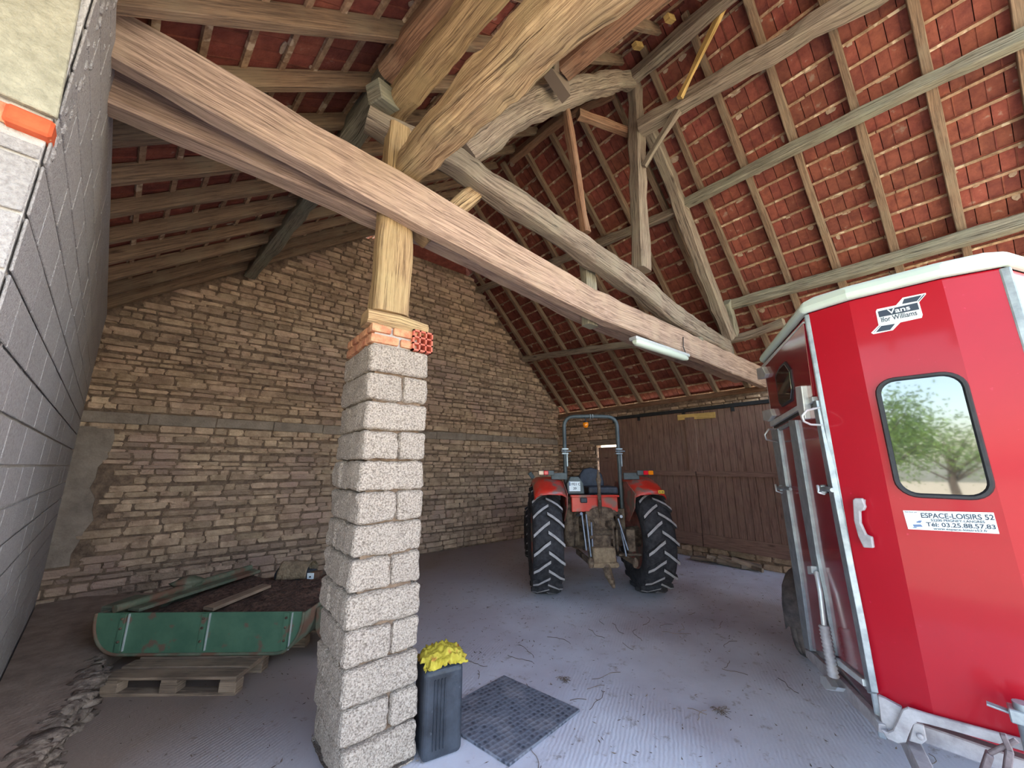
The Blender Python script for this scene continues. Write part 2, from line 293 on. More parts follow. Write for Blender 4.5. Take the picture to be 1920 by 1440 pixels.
# ---------------------------------------------------------------- mesh builder
class MB:
    def __init__(s): s.v = []; s.f = []; s.m = []; s.uv = []; s.sm = []
    def add(s, vs, fs, mi=0, uvs=None, smooth=False):
        k = len(s.v); s.v += [Vector(p) for p in vs]
        for i, f in enumerate(fs):
            s.f.append([k + j for j in f]); s.m.append(mi); s.sm.append(smooth)
            s.uv.append(uvs[i] if uvs else None)
        return s
    def box(s, c, size, rot=None, mi=0, bev=0.0):
        hx, hy, hz = (x / 2 for x in size); c = Vector(c)
        vs = [Vector((x, y, z)) for x in (-hx, hx) for y in (-hy, hy) for z in (-hz, hz)]
        if rot is not None: vs = [rot @ p for p in vs]
        s.add([c + p for p in vs], [(0, 1, 3, 2), (4, 6, 7, 5), (0, 4, 5, 1), (2, 3, 7, 6), (0, 2, 6, 4), (1, 5, 7, 3)], mi)
        return s
    def bar(s, a, b, w, h, up=(0, 0, 1), mi=0):
        a, b = Vector(a), Vector(b); d = (b - a).normalized(); up = Vector(up)
        sd = d.cross(up)
        if sd.length < 1e-3: sd = d.cross(Vector((1, 0, 0)))
        sd.normalize(); u2 = sd.cross(d); L = (b - a).length
        vs = [p + sd * (x * w / 2) + u2 * (y * h / 2) for p in (a, b) for x, y in ((-1, -1), (1, -1), (1, 1), (-1, 1))]
        fs = [(0, 3, 2, 1), (4, 5, 6, 7)]; uv = [[(0, 0), (0, h), (w, h), (w, 0)], [(0, 0), (w, 0), (w, h), (0, h)]]; acc = 0
        for i in range(4):
            j = (i + 1) % 4; e = (w, h, w, h)[i]
            fs.append((i, j, j + 4, i + 4)); uv.append([(0, acc), (0, acc + e), (L, acc + e), (L, acc)]); acc += e
        return s.add(vs, fs, mi, uv)
    def tube(s, pts, r, n=10, mi=0, caps=True, closed=False):
        pts = [Vector(p) for p in pts]; rs = r if isinstance(r, (list, tuple)) else [r] * len(pts)
        rings = []; prev = None
        for i, p in enumerate(pts):
            if closed: d = pts[(i + 1) % len(pts)] - pts[i - 1]
            else: d = (pts[min(i + 1, len(pts) - 1)] - pts[max(i - 1, 0)])
            d.normalize()
            if prev is None:
                a = d.cross(Vector((0, 0, 1)))
                if a.length < 0.1: a = d.cross(Vector((1, 0, 0)))
            else: a = prev - d * prev.dot(d)
            a.normalize(); prev = a; b2 = d.cross(a)
            rings.append([p + (a * math.cos(t) + b2 * math.sin(t)) * rs[i] for t in (2 * math.pi * k / n for k in range(n))])
        vs = [q for r_ in rings for q in r_]; fs = []
        m_ = len(pts)
        for i in range(m_ if closed else m_ - 1):
            i2 = (i + 1) % m_
            for k in range(n):
                k2 = (k + 1) % n; fs.append((i * n + k, i * n + k2, i2 * n + k2, i2 * n + k))
        s.add(vs, fs, mi, None, True)
        if caps and not closed:
            s.add(rings[0], [tuple(range(n))[::-1]], mi); s.add(rings[-1], [tuple(range(n))], mi)
        return s
    def lathe(s, o, ax, prof, n=32, mi=0, smooth=True, closed=False):
        """prof: (radius, distance along the axis)"""
        o = Vector(o); ax = Vector(ax).normalized(); a = ax.cross(Vector((0, 0, 1)))
        if a.length < 0.1: a = ax.cross(Vector((1, 0, 0)))
        a.normalize(); b = ax.cross(a)
        vs = [o + ax * h + (a * math.cos(2 * math.pi * k / n) + b * math.sin(2 * math.pi * k / n)) * r for r, h in prof for k in range(n)]
        fs = []; P = len(prof)
        for i in range(P if closed else P - 1):
            for k in range(n):
                k2 = (k + 1) % n; j = (i + 1) % P
                fs.append((i * n + k, j * n + k, j * n + k2, i * n + k2))
        return s.add(vs, fs, mi, None, smooth)
    def prism(s, poly, nrm, t, mi=0):
        """a flat polygon given real thickness t along nrm"""
        poly = [Vector(p) for p in poly]; nrm = Vector(nrm).normalized(); k = len(poly)
        c = sum(poly, Vector()) / k; ar = Vector()
        for i in range(k): ar += (poly[i] - c).cross(poly[(i + 1) % k] - c)
        if ar.dot(nrm) < 0: poly = poly[::-1]
        vs = poly + [p + nrm * t for p in poly]
        fs = [tuple(range(k))[::-1], tuple(range(k, 2 * k))] + [(i, (i + 1) % k, (i + 1) % k + k, i + k) for i in range(k)]
        return s.add(vs, fs, mi)
    def ball(s, c, r, n=10, mi=0, sq=(1, 1, 1), jit=0.0, seed=0):
        c = Vector(c); rnd = random.Random(seed); vs = []; fs = []; m_ = n // 2 + 1
        for i in range(m_ + 1):
            t = math.pi * i / m_
            for k in range(n):
                p = Vector((math.sin(t) * math.cos(2 * math.pi * k / n) * sq[0], math.sin(t) * math.sin(2 * math.pi * k / n) * sq[1], math.cos(t) * sq[2]))
                j = 1 + jit * (rnd.random() - 0.5) if 0 < i < m_ else 1
                vs.append(c + p * r * j)
        for i in range(m_):
            for k in range(n):
                k2 = (k + 1) % n; fs.append((i * n + k, (i + 1) * n + k, (i + 1) * n + k2, i * n + k2))
        return s.add(vs, fs, mi, None, True)
    def mesh(s, name, mats, bev=0.0):
        me = bpy.data.meshes.new(name); me.from_pydata([tuple(p) for p in s.v], [], s.f)
        mats = mats if isinstance(mats, (list, tuple)) else [mats]
        for m_ in mats: me.materials.append(m_)
        me.polygons.foreach_set('material_index', s.m)
        me.polygons.foreach_set('use_smooth', s.sm)
        if any(u for u in s.uv):
            lay = me.uv_layers.new(name='UVMap').data; k = 0
            for f, u in zip(s.f, s.uv):
                for j in range(len(f)):
                    if u: lay[k].uv = u[j]
                    k += 1
        me.update(); return me
    def build(s, name, mats, parent=None, bev=0.0, seg=1, solid=None):
        me = s.mesh(name, mats)
        o = bpy.data.objects.new(name, me); C.objects.link(o)
        if bev:
            md = o.modifiers.new('bevel', 'BEVEL'); md.width = bev; md.segments = seg; md.limit_method = 'ANGLE'; md.angle_limit = R(40)
        if parent is not None:
            o.parent = parent
            o.matrix_parent_inverse = Matrix.Translation(parent.location).inverted() if parent.rotation_euler.z == 0 else \
                (Matrix.Translation(parent.location) @ Matrix.Rotation(parent.rotation_euler.z, 4, 'Z')).inverted()
        return o
def tag(o, label=None, cat=None, group=None, kind=None):
    if label: o['label'] = label
    if cat: o['category'] = cat
    if group: o['group'] = group
    if kind: o['kind'] = kind
    return o
def thing(name, label, cat, loc=(0, 0, 0), group=None):
    o = bpy.data.objects.new(name, None); C.objects.link(o); o.location = loc; o.empty_display_size = 0.2
    return tag(o, label, cat, group)
def struct(o): return tag(o, kind='structure')

def sect(w_, h_, c_, ns):
    if ns == 8:
        return ((-w_ / 2 + c_, -h_ / 2), (w_ / 2 - c_, -h_ / 2), (w_ / 2, -h_ / 2 + c_), (w_ / 2, h_ / 2 - c_),
                (w_ / 2 - c_, h_ / 2), (-w_ / 2 + c_, h_ / 2), (-w_ / 2, h_ / 2 - c_), (-w_ / 2, -h_ / 2 + c_))
    out = []; e = .42 + c_ / min(w_, h_)
    for k in range(ns):
        t = 2 * math.pi * (k + .5) / ns - math.pi * .75; c, s_ = math.cos(t), math.sin(t)
        out.append((w_ / 2 * math.copysign(abs(c) ** e, c), h_ / 2 * math.copysign(abs(s_) ** e, s_)))
    return out
def timber_mb(st, up=(0, 0, 1), rough=0.008, step=0.22, ch=0.12, seed=0, mb=None, ns=8):
    """st: list of (centre, width, height); edges chamfered, surface slightly uneven; U runs along the grain"""
    mb = mb or MB(); P = [Vector(a[0]) for a in st]; W = [a[1] for a in st]; H = [a[2] for a in st]
    T = [0.0]
    for i in range(1, len(P)): T.append(T[-1] + (P[i] - P[i - 1]).length)
    L = T[-1]; n = max(2, int(L / step)); rings = []; ds = []; ds_ = lambda i: L * i / n
    def at(t):
        for i in range(1, len(T)):
            if t <= T[i] or i == len(T) - 1:
                f = (t - T[i - 1]) / max(1e-6, T[i] - T[i - 1])
                if len(P) > 2:
                    p0 = P[max(0, i - 2)]; p1 = P[i - 1]; p2 = P[i]; p3 = P[min(len(P) - 1, i + 1)]
                    m1 = (p2 - p0) / 2; m2 = (p3 - p1) / 2
                    if i == 1: m1 = p2 - p1
                    if i == len(P) - 1: m2 = p2 - p1
                    p = p1 * (2 * f ** 3 - 3 * f ** 2 + 1) + m1 * (f ** 3 - 2 * f ** 2 + f) + p2 * (-2 * f ** 3 + 3 * f ** 2) + m2 * (f ** 3 - f ** 2)
                else: p = P[i - 1].lerp(P[i], f)
                return p, W[i - 1] + (W[i] - W[i - 1]) * f, H[i - 1] + (H[i] - H[i - 1]) * f
    cs = [at(L * i / n) for i in range(n + 1)]
    up = Vector(up)
    for i, (p, w_, h_) in enumerate(cs):
        d = (cs[min(i + 1, n)][0] - cs[max(i - 1, 0)][0]).normalized()
        sd = d.cross(up); sd.normalize(); u2 = sd.cross(d)
        c_ = min(w_, h_) * ch; q = []
        for x, y in sect(w_, h_, c_, ns):
            v = p + sd * x + u2 * y
            if ns > 8: v += (sd * x + u2 * y).normalized() * rough * (1.4 * noise.noise(Vector((ds_(i) * 1.3 + seed, x / w_ * 2.2, y / h_ * 2.2))) + .8 * noise.noise(Vector((ds_(i) * 1.6 + seed, x / w_ * 8, y / h_ * 8))))
            k = noise.noise(Vector((v.x * 3 + seed * 7.7, v.y * 3, v.z * 3))) * rough * 1.6 + noise.noise(v * 9) * rough * 0.8
            q.append(v + (sd * (1 if x > 0 else -1) + u2 * (1 if y > 0 else -1)) * k)
        rings.append(q); ds.append(L * i / n)
    vs = [v for r_ in rings for v in r_]; fs = []; uv = []
    per = [0]
    for k in range(ns): per.append(per[-1] + (rings[0][(k + 1) % ns] - rings[0][k]).length)
    for i in range(n):
        for k in range(ns):
            k2 = (k + 1) % ns; fs.append((i * ns + k, i * ns + k2, (i + 1) * ns + k2, (i + 1) * ns + k))
            uv.append([(ds[i], per[k]), (ds[i], per[k + 1]), (ds[i + 1], per[k + 1]), (ds[i + 1], per[k])])
    fs.append(tuple(range(ns))[::-1]); uv.append([(0.02 * j, 0.05) for j in range(ns)])
    fs.append(tuple(n * ns + k for k in range(ns))); uv.append([(0.02 * j, 0.05) for j in range(ns)])
    return mb.add(vs, fs, 0, uv)
_sd = [0]
def timber(name, st, m_, label, cat='beam', group=None, **kw):
    _sd[0] += 1
    mb = timber_mb(st, seed=_sd[0], **kw)
    o = mb.build(name, M[m_])
    return tag(o, label, cat, group)
ORD = ['first', 'second', 'third', 'fourth', 'fifth', 'sixth', 'seventh', 'eighth', 'ninth', 'tenth', 'eleventh', 'twelfth', 'thirteenth',
       'fourteenth', 'fifteenth', 'sixteenth', 'seventeenth', 'eighteenth', 'nineteenth', 'twentieth']

# ================================================================ THE SETTING
rng = random.Random(5)
YG, XE, YF = 7.8, 8.2, -1.7            # far gable wall, eave wall with the sliding door, open front

def stone_ring(mb, P0, U, Z, N, u0, u1, z0, z1, d, rnd, mi=0, rough=0.012):
    """one rubble stone: rounded irregular outline, pillowed face"""
    a, b_ = (u1 - u0) / 2, (z1 - z0) / 2; cu, cz = (u0 + u1) / 2, (z0 + z1) / 2; k = 12
    out = []
    for i in range(k):
        t = 2 * math.pi * (i + 0.5) / k; c, s_ = math.cos(t), math.sin(t)
        q = 1 / max(abs(c), abs(s_)); q = q * 0.66 + 0.34 / (abs(c) ** 4 + abs(s_) ** 4) ** 0.25
        q *= 1.02 - 0.15 * rnd.random()
        out.append((cu + a * c * q, cz + b_ * s_ * q))
    dd = d * (0.55 + 0.9 * rnd.random()); tu, tz = rnd.uniform(-.15, .15) * d / a, rnd.uniform(-.3, .3) * d / b_
    rings = []
    for f, h in ((1.0, -0.03), (0.99, 0.55), (0.84, 0.95)):
        rings.append([P0 + U * (cu + (u - cu) * f) + Z * (cz + (z - cz) * f)
                      + N * (dd * h + (tu * (u - cu) + tz * (z - cz)) * (h > 0) + rough * (rnd.random() - .5) * (h > 0.9)) for u, z in out])
    cpt = P0 + U * cu + Z * cz + N * (dd * 1.02)
    vs = [p for r_ in rings for p in r_] + [cpt]; fs = []
    for r_ in range(2):
        for i in range(k):
            j = (i + 1) % k; fs.append((r_ * k + i, r_ * k + j, (r_ + 1) * k + j, (r_ + 1) * k + i))
    fs += [(2 * k + i, 2 * k + (i + 1) % k, 3 * k) for i in range(k)]
    if U.cross(Z).dot(N) < 0: fs = [f[::-1] for f in fs]
    mb.add(vs, fs, mi)

def rubble(mb, P0, U, N, ulen, zlen, inside, seed, ch=(.06, .125), ln=(.11, .38), d=.027, mi=0):
    rnd = random.Random(seed); P0, U, N = Vector(P0), Vector(U), Vector(N); Z = Vector((0, 0, 1)); z = 0.01
    while z < zlen:
        h = rnd.uniform(*ch); u = -rnd.random() * .2; ph = rnd.random() * 6
        while u < ulen:
            L = rnd.uniform(*ln) * (0.75 + h / ch[1] * .5)
            zz = z + 0.022 * math.sin(u * 1.3 + ph) + rnd.uniform(-.008, .008)
            g = 0.004
            if inside(u + L / 2, zz + h / 2):
                if h > .125 and rnd.random() < .3:      # two thin stones in place of a thick one
                    k = rnd.uniform(.4, .6)
                    stone_ring(mb, P0, U, Z, N, u + g, u + L - g, zz + g, zz + h * k - g / 2, d, rnd, mi)
                    stone_ring(mb, P0, U, Z, N, u + g, u + L - g, zz + h * k + g / 2, zz + h - g, d, rnd, mi)
                else:
                    stone_ring(mb, P0, U, Z, N, u + g, u + L - g, zz + g, zz + h - g, d, rnd, mi)
            u += L
        z += h

# ---- floor (inside and the yard outside)
mb = MB(); mb.add([(-1.6, YF, 0), (8.9, YF, 0), (8.9, 8.2, 0), (-1.6, 8.2, 0)], [(0, 1, 2, 3)]); struct(mb.build('floor', M['floor']))
mb = MB(); mb.add([(-60, -60, -0.03), (60, -60, -0.03), (60, 60, -0.03), (-60, 60, -0.03)], [(0, 1, 2, 3)]); g_ = mb.build('ground', M['grass']); struct(g_)

# ---- far gable wall of rubble stone
def top_gable(x):
    if x < 2.45: return LZ(x, YG) - 0.02 + 0.05 * noise.noise(Vector((x * 3, 0, 0)))
    if x < 4.98: return 6.76
    return RZ(x) - 0.02 + 0.05 * noise.noise(Vector((x * 3, 3, 0)))
mb = MB()
xs = [-1.55 + 9.85 * i / 60 for i in range(61)]
poly = [(x, YG, min(LZ(x, YG), RZ(x), 6.74) + .05) for x in xs] + [(8.3, YG, 0), (-1.55, YG, 0)]
mb.prism(poly, (0, 1, 0), 0.5, 1)
ins = lambda u, z: z < top_gable(u - 1.55) - .04 and not (2.43 < z < 2.60) and not (u < .62 + .08 * math.sin(z * 5) and z < 2.40 and z > .55)
rubble(mb, (-1.55, YG, 0), (1, 0, 0), (0, -1, 0), 9.8, 6.8, ins, 11)
struct(mb.build('wall_back', [M['stone'], M['mortar']]))
# concrete band and grey patch of render
mb = MB()
for i in range(12):
    x0 = -1.45 + i * .8; mb.box((x0 + .4, YG - .02, 2.515 + .008 * math.sin(i)), (.795, .07, .16 + .012 * math.sin(i * 2.1)))
struct(mb.build('trim_1', M['render'], bev=.01))
mb = MB(); pts = []
for i in range(14): pts.append((-1.0 + .05 * math.sin(i * .9) + .02 * math.sin(i * 2.9) - .006 * i, YG - .03, 2.38 - i * .14))
mb.prism([(-1.5, YG - .03, 2.38)] + pts + [(-1.5, YG - .03, .55)], (0, 1, 0), .05)
struct(mb.build('trim_2', M['render']))

# ---- left wall of concrete blocks, running slightly askew like the left slope's purlins
A = Vector((-.555, 1.88, 0)); B = Vector((-1.335, 7.8, 0)); LU = (B - A).normalized(); LN = Vector((LU.y, -LU.x, 0))
HW = 4.03
mb = MB()
def slab(mb, P, U, N, L, z0, z1, th, mi): mb.prism([P + U * 0 + Vector((0, 0, z0)), P + U * L + Vector((0, 0, z0)), P + U * L + Vector((0, 0, z1)), P + Vector((0, 0, z1))], -N, th, mi)
slab(mb, A - LN * .006 + LU * .006, LU, LN, (B - A).length - .02, 0, HW, .55, 1)
rnd = random.Random(3)
def blocks(P, U, N, L, z0, z1, bl, off0=0.0, mi=0):
    k = 0; z = z0
    while z < z1 - .03:
        zt = min(z + .205, z1); u = -(bl / 2 if k % 2 else 0) + off0; k += 1
        while u < L:
            a0, a1 = max(u, 0), min(u + bl, L)
            if a1 - a0 > .03:
                g = .007; o_ = rnd.uniform(0, .004)
                mb.prism([P + U * (a0 + g) + Vector((0, 0, z + g)), P + U * (a1 - g) + Vector((0, 0, z + g)),
                          P + U * (a1 - g) + Vector((0, 0, zt - g)), P + U * (a0 + g) + Vector((0, 0, zt - g))], N, .0065 + o_ * .5, mi)
            u += bl
        z += .205
blocks(A, LU, LN, (B - A).length, 0, HW, .5)
blocks(A - LN * .55, LN, -LU, .55, 0, 2.93, .5, .05)
# cast concrete head above the blocks, a strip of mortar and one orange brick at the corner
mb.prism([A - LN * .55 + Vector((0, 0, 3.05)), A + LN * .006 + Vector((0, 0, 3.05)), A - LN * .05 + Vector((0, 0, HW)), A - LN * .55 + Vector((0, 0, HW))], -LU, .02, 2)
mb.prism([A - LN * .55 + Vector((0, 0, 2.96)), A + LN * .006 + Vector((0, 0, 2.96)), A + LN * .006 + Vector((0, 0, 3.03)), A - LN * .55 + Vector((0, 0, 3.03))], -LU, .012, 3)
struct(mb.build('wall_left', [M['blockwall'], M['joint'], M['padconc'], M['brick']], bev=.003))
mb = MB(); mb.box(A + LN * -.045 - LU * -.02 + Vector((0, 0, 2.99)), (.105, .11, .066), Matrix.Rotation(math.atan2(LN.y, LN.x), 3, 'Z'))
tag(mb.build('brick', M['orange'], bev=.008), 'bright orange brick end set under the concrete head of the grey block wall', 'brick')
# ragged mortar along the side of the head
mb = MB(); rnd = random.Random(9)
for i in range(24):
    z = 2.9 + i * .048; p = A + LU * (.05 + .5 * max(0, (z - 2.9)) / 1.1 * rnd.random()) + LN * .004 + Vector((0, 0, z))
    mb.ball(p, rnd.uniform(.012, .022), 7, jit=.6, sq=(.6, 1, 1.6), seed=i)
struct(mb.build('trim_3', M['blockwall']))

# ---- eave wall with sliding door: stone at the far end, above and below the door
DT, DB, YD0, YD1, WH = 2.96, .30, 5.62, -.6, 3.24      # door top, bottom, far edge, near edge, wall height
OP = (5.62, 6.40, 2.36)                                # the small doorway beside it
mb = MB()
def wallx(y0, y1, z0, z1): mb.box((XE + .11, (y0 + y1) / 2, (z0 + z1) / 2), (.22, abs(y1 - y0), z1 - z0), mi=1)
wallx(YG, OP[1], 0, WH); wallx(OP[1], OP[0], OP[2] + .12, WH); wallx(OP[0], YF, DT, WH); wallx(OP[0], YF, 0, DB); wallx(YD1, YF, DB, DT)
def inx(u, z):
    y = YG - u
    if z > WH - .05: return False
    if OP[0] < y < OP[1] and z < OP[2] + .16: return False
    if YD1 < y < YD0 and DB < z < DT + .03: return False
    return True
rubble(mb, (XE, YG, 0), (0, -1, 0), (-1, 0, 0), YG - YF, WH, inx, 23, d=.03)
struct(mb.build('wall_right', [M['stone'], M['mortar']]))
mb = MB(); mb.bar((XE + .10, OP[1] + .2, OP[2] + .07), (XE + .10, OP[0] - .05, OP[2] + .07), .22, .12); struct(mb.build('trim_4', M['oldgrey']))
# little dark red door standing in that doorway, daylight round its edge
mb = MB()
for i in range(6):
    y = OP[0] + .02 + i * .122; mb.bar((XE + .07, y + .055, .03), (XE + .07, y + .055, OP[2] - .05), .035, .115, up=(0, 1, 0))
for z in (.5, 1.3, 2.0): mb.bar((XE + .04, OP[0] + .02, z), (XE + .04, OP[0] + .72, z), .03, .1)
struct(mb.build('door_2', M['door']))

def board_door(name, y0, y1, z0, z1, x, bw=.135, seed=0):
    mb = MB(); rnd = random.Random(seed); y = y0
    while y > y1 + .01:
        yn = max(y - bw, y1); n0 = len(mb.uv)
        mb.bar((x + rnd.uniform(0, .004), (y + yn) / 2, z0), (x + rnd.uniform(0, .004), (y + yn) / 2, z1), .028, (y - yn) - .007, up=(0, 1, 0))
        o_ = (rnd.random() * 9, rnd.random() * 5)
        for k in range(n0, len(mb.uv)): mb.uv[k] = [(a + o_[0], b2 + o_[1]) for a, b2 in mb.uv[k]]
        y = yn
    mb.bar((x + .05, (y0 + y1) / 2, z0), (x + .05, (y0 + y1) / 2, z1), .03, abs(y0 - y1) + .04, up=(0, 1, 0))  # backing board added to block daylight through the gaps between boards
    # one long ledge across the boards, a wide foot board
    mb.bar((x - .03, y0, 1.68), (x - .03, y1, 1.68), .035, .10); mb.bar((x - .025, y0, z0 + .12), (x - .025, y1, z0 + .12), .03, .24)
    return mb
ys = atX(1312, 940, XE - .08).y
d1 = board_door('door_1', YD0, ys + .01, DB - .05, DT + .02, XE - .08, seed=1); struct(d1.build('door_1', M['door']))
d3 = board_door('door_3', ys - .01, 1.2, DB - .05, DT + .02, XE - .08, seed=2)
d3.bar((XE - .115, ys + .02, 1.72), (XE - .115, ys + .02, DT - .1), .03, .2, up=(0, 1, 0)); struct(d3.build('door_3', M['door']))
d4 = board_door('door_4', 1.18, YD1, DB - .05, DT + .02, XE - .08, seed=4); struct(d4.build('door_4', M['door']))
pa, pb = atX(1270, 779, XE - .12), atX(1341, 779, XE - .12)
mb = MB(); mb.bar((XE - .112, pa.y, 2.88), (XE - .112, pb.y, 2.86), .02, .12)
tag(mb.build('patch_board', M['yellow']), 'short pale new board nailed across the top of the big plank door', 'board')
mb = MB(); mb.bar((XE - .10, 5.70, 3.02), (XE - .10, YD1 - .1, 3.02), .06, .07); mb.box((XE - .1, 5.68, 2.98), (.08, .1, .16))
for y in (5.0, 3.9, 2.9, 1.7): mb.box((XE - .1, y, 2.96), (.03, .06, .12))
struct(mb.build('trim_5', M['blackrub']))

# ================================================================ THE ROOF
def slope(name, org, e, s, ln, up_len, exp=.272, tw=.238, seed=0, keep=None, lw=.032):
    """org: eave corner (underside of the tiles), e along the eave, s up the slope; tiles, laths under them, an added sheet against light leaks"""
    rnd = random.Random(seed); e, s = Vector(e).normalized(), Vector(s).normalized(); n_ = e.cross(s)
    if n_.z < 0: n_ = -n_
    org = Vector(org) + n_ * .105; mb = MB(); rows = int(up_len / exp)
    for r_ in range(rows + 1):
        d0 = r_ * exp; u = -(tw / 2 if r_ % 2 else 0)
        while u < ln:
            j = rnd.uniform(-.006, .006); t = .013
            lo = rnd.uniform(.010, .020); hi = rnd.uniform(-.003, .003)
            q = [(u + .004, d0 - .03 + j, lo), (u + tw - .004, d0 - .03 + j, lo), (u + tw - .004, d0 + exp + .03, hi), (u + .004, d0 + exp + .03, hi)]
            vs = [org + e * a + s * b2 + n_ * c for a, b2, c in q] + [org + e * a + s * b2 + n_ * (c + t) for a, b2, c in q]
            if keep is None or keep(org + e * (u + tw / 2) + s * (d0 + exp / 2)):
                mb.add(vs, [(0, 1, 2, 3), (7, 6, 5, 4), (0, 4, 5, 1), (1, 5, 6, 2), (2, 6, 7, 3), (3, 7, 4, 0)], 0)
                # a rib on the underside and a smear of lime mortar at the joint
                mb.bar(org + e * (u + tw * .5) + s * (d0 + .0) + n_ * (lo - .004), org + e * (u + tw * .5) + s * (d0 + exp - .02) + n_ * (hi - .002), .012, .008, n_, 0)
                if rnd.random() < .38:
                    c = org + e * (u + rnd.uniform(.02, .18)) + s * (d0 + exp - .02) + n_ * -.002
                    a1 = rnd.uniform(.02, .085); b1 = rnd.uniform(.008, .028) if rnd.random() < .75 else rnd.uniform(.03, .07)
                    pl = [c + e * (a1 * math.cos(t_) * rnd.uniform(.6, 1.1)) + s * (-b1 * .5 + b1 * math.sin(t_) * rnd.uniform(.5, 1.1)) for t_ in [k * math.pi / 4 for k in range(8)]]
                    mb.prism(pl, -n_, .005, 3)
            u += tw
    for r_ in range(rows + 1):
        c = org + s * (r_ * exp - .0)
        u = 0
        while u < ln:       # laths in lengths, slightly out of line
            L = min(rnd.uniform(1.6, 3.0), ln - u); z = rnd.uniform(-.004, .004)
            if keep is None or keep(c + e * (u + L / 2)):
                mb.bar(c + e * u + s * z - n_ * .014, c + e * (u + L - .01) + s * (z + rnd.uniform(-.004, .004)) - n_ * .014, lw, .022, n_, 1)
            u += L
    P = [org + e * 0, org + e * ln, org + e * ln + s * up_len, org + s * up_len]
    mb.prism([p + n_ * .05 for p in P], n_, .02, 2)  # unseen sheet added over the tiles to stop daylight leaking through
    return mb.build(name, [M['tile'], M['lath'], M['leakstop'], M['drip']])
LE = Vector((-.12, 1, 0)).normalized()                                   # contour direction of the left slope
Ln = Vector((-.76, -.091, 1)).normalized(); Ls = LE.cross(Ln)
if Ls.z < 0: Ls = -Ls
Rn = Vector((1, 0, 1)).normalized(); Rs = Vector((-1, 0, 1)).normalized()
L_org = Vector((-1.05, YF, LZ(-1.05, YF)))
ridge_x = lambda y: (11.75 - 4.379 - .091 * y) / 1.76
struct(slope('ceiling', (8.60, YF, RZ(8.60)), (0, 1, 0), Rs, YG + .5 - YF, (8.60 - 3.70) * 1.4142, seed=1, keep=lambda p: p.x > ridge_x(p.y) - .08))
struct(slope('ceiling.001', L_org, LE, Ls, YG + .6 - YF, 7.75, seed=2, keep=lambda p: p.x < ridge_x(p.y) + .1, lw=.045))
# the little hip that closes the roof over the flat top of the gable wall
hz = MB(); y0h, y1h = 6.5, 8.15
P = [Vector((2.5, y1h, 6.72)), Vector((5.1, y1h, 6.72)), Vector((3.85, y0h, 7.62))]
hn = (P[1] - P[0]).cross(P[2] - P[0]).normalized()
hz.prism(P, hn, .03, 0)
for k in range(1, 6):
    f = k / 6; a = P[0].lerp(P[2], f); b2 = P[1].lerp(P[2], f); hz.bar(a - hn * .01, b2 - hn * .01, .05, .025, hn, 1)
for f in (.2, .4, .6, .8):
    a = P[0].lerp(P[1], f); hz.bar(a - hn * .05, a.lerp(P[2] + (a - P[2]) * .08, .92 * (1 - abs(f - .5))) - hn * .05, .07, .08, hn, 1)
struct(hz.build('ceiling.002', [M['tile'], M['lath']]))

# ---- rafters: one thing each
k = 0
for i in range(18):
    y = 7.55 - .61 * i
    if y < YF + .1: break
    xr = ridge_x(y) + .03; j = .012 * math.sin(i * 2.7)
    timber('rafter', [(Vector((8.58, y + j, RZ(8.58) + .05)), .085, .095), (Vector((6.3, y - j, RZ(6.3) + .05)), .09, .10), (Vector((xr, y + j, RZ(xr) + .05)), .085, .09)], 'rafter',
           f'slim weathered rafter under the bright red slope, {ORD[i]} from the stone gable', 'rafter', 'rafters of the long red slope', up=(1, 0, 1), step=.6, ch=.08)
for i in range(18):
    y = 7.48 - .57 * i
    if y < YF + .1: break
    a = Vector((-1.35, y, LZ(-1.35, y) + .03)); xr = ridge_x(y) - .05; b2 = Vector((xr, y, LZ(xr, y) + .03)); j = Vector((0, .012 * math.sin(i * 1.9), 0))
    timber('rafter', [(a + j, .065, .15), (a.lerp(b2, .5) - j, .07, .145), (b2 + j, .065, .14)], 'rafter',
           f'deep plank rafter over the grey block wall, {ORD[i]} from the stone gable', 'rafter', 'deep rafters over the block wall', up=(-.76, 0, 1), step=.6, ch=.08)

# ================================================================ CARPENTRY
def spx(px, t, b2, Y, th, dy=0):
    """station of a beam seen from the side: its top and bottom edge on the plane of its front face"""
    a, c = atY(px, t, Y), atY(px, b2, Y); m_ = (a + c) / 2
    return (Vector((m_.x, Y + th / 2 + dy, m_.z)), th, a.z - c.z)
st = [spx(128, -42, 51, 2.50, .13), spx(219, 8, 106, 2.49, .13), spx(600, 235, 317, 2.47, .13), spx(779, 335, 416, 2.46, .13), spx(1090, 525, 580, 2.41, .13), spx(1200, 580, 626, 2.37, .13), spx(1435, 690, 725, 2.27, .13)]
ex = (st[0][0] + (st[0][0] - st[1][0]).normalized() * .25, .13, st[0][2]); st = [ex] + st
timber('tie_beam', st, 'beam', 'long pale sawn beam, the nearer of the pair clasping the post on the block pillar', 'beam')
def spb(px, b2, Y, th, h):
    c = atY(px, b2, Y); return (Vector((c.x, Y + th / 2, c.z + h / 2)), th, h)
st = [spb(150, 164, 2.76, .17, .26), spb(600, 361, 2.74, .17, .28), spb(700, 408, 2.73, .17, .28), spb(870, 480, 2.70, .17, .26), spb(1172, 630, 2.62, .17, .24), spb(1394, 716, 2.5, .17, .22)]
ex = (st[0][0] + (st[0][0] - st[1][0]).normalized() * .25, .17, .26)
timber('tie_beam', [ex] + st, 'beam', 'long pinkish sawn beam running behind the post, the farther of the clasping pair', 'beam')
timber('oak_post', [((.975, 2.67, 2.965), .285, .20), ((.97, 2.67, 3.6), .275, .19), ((.97, 2.67, 4.64), .25, .18)], 'post',
       'short golden oak post standing on the wood pad of the block pillar', 'post', up=(0, 1, 0), rough=.006, ns=16, step=.08, ch=.02)
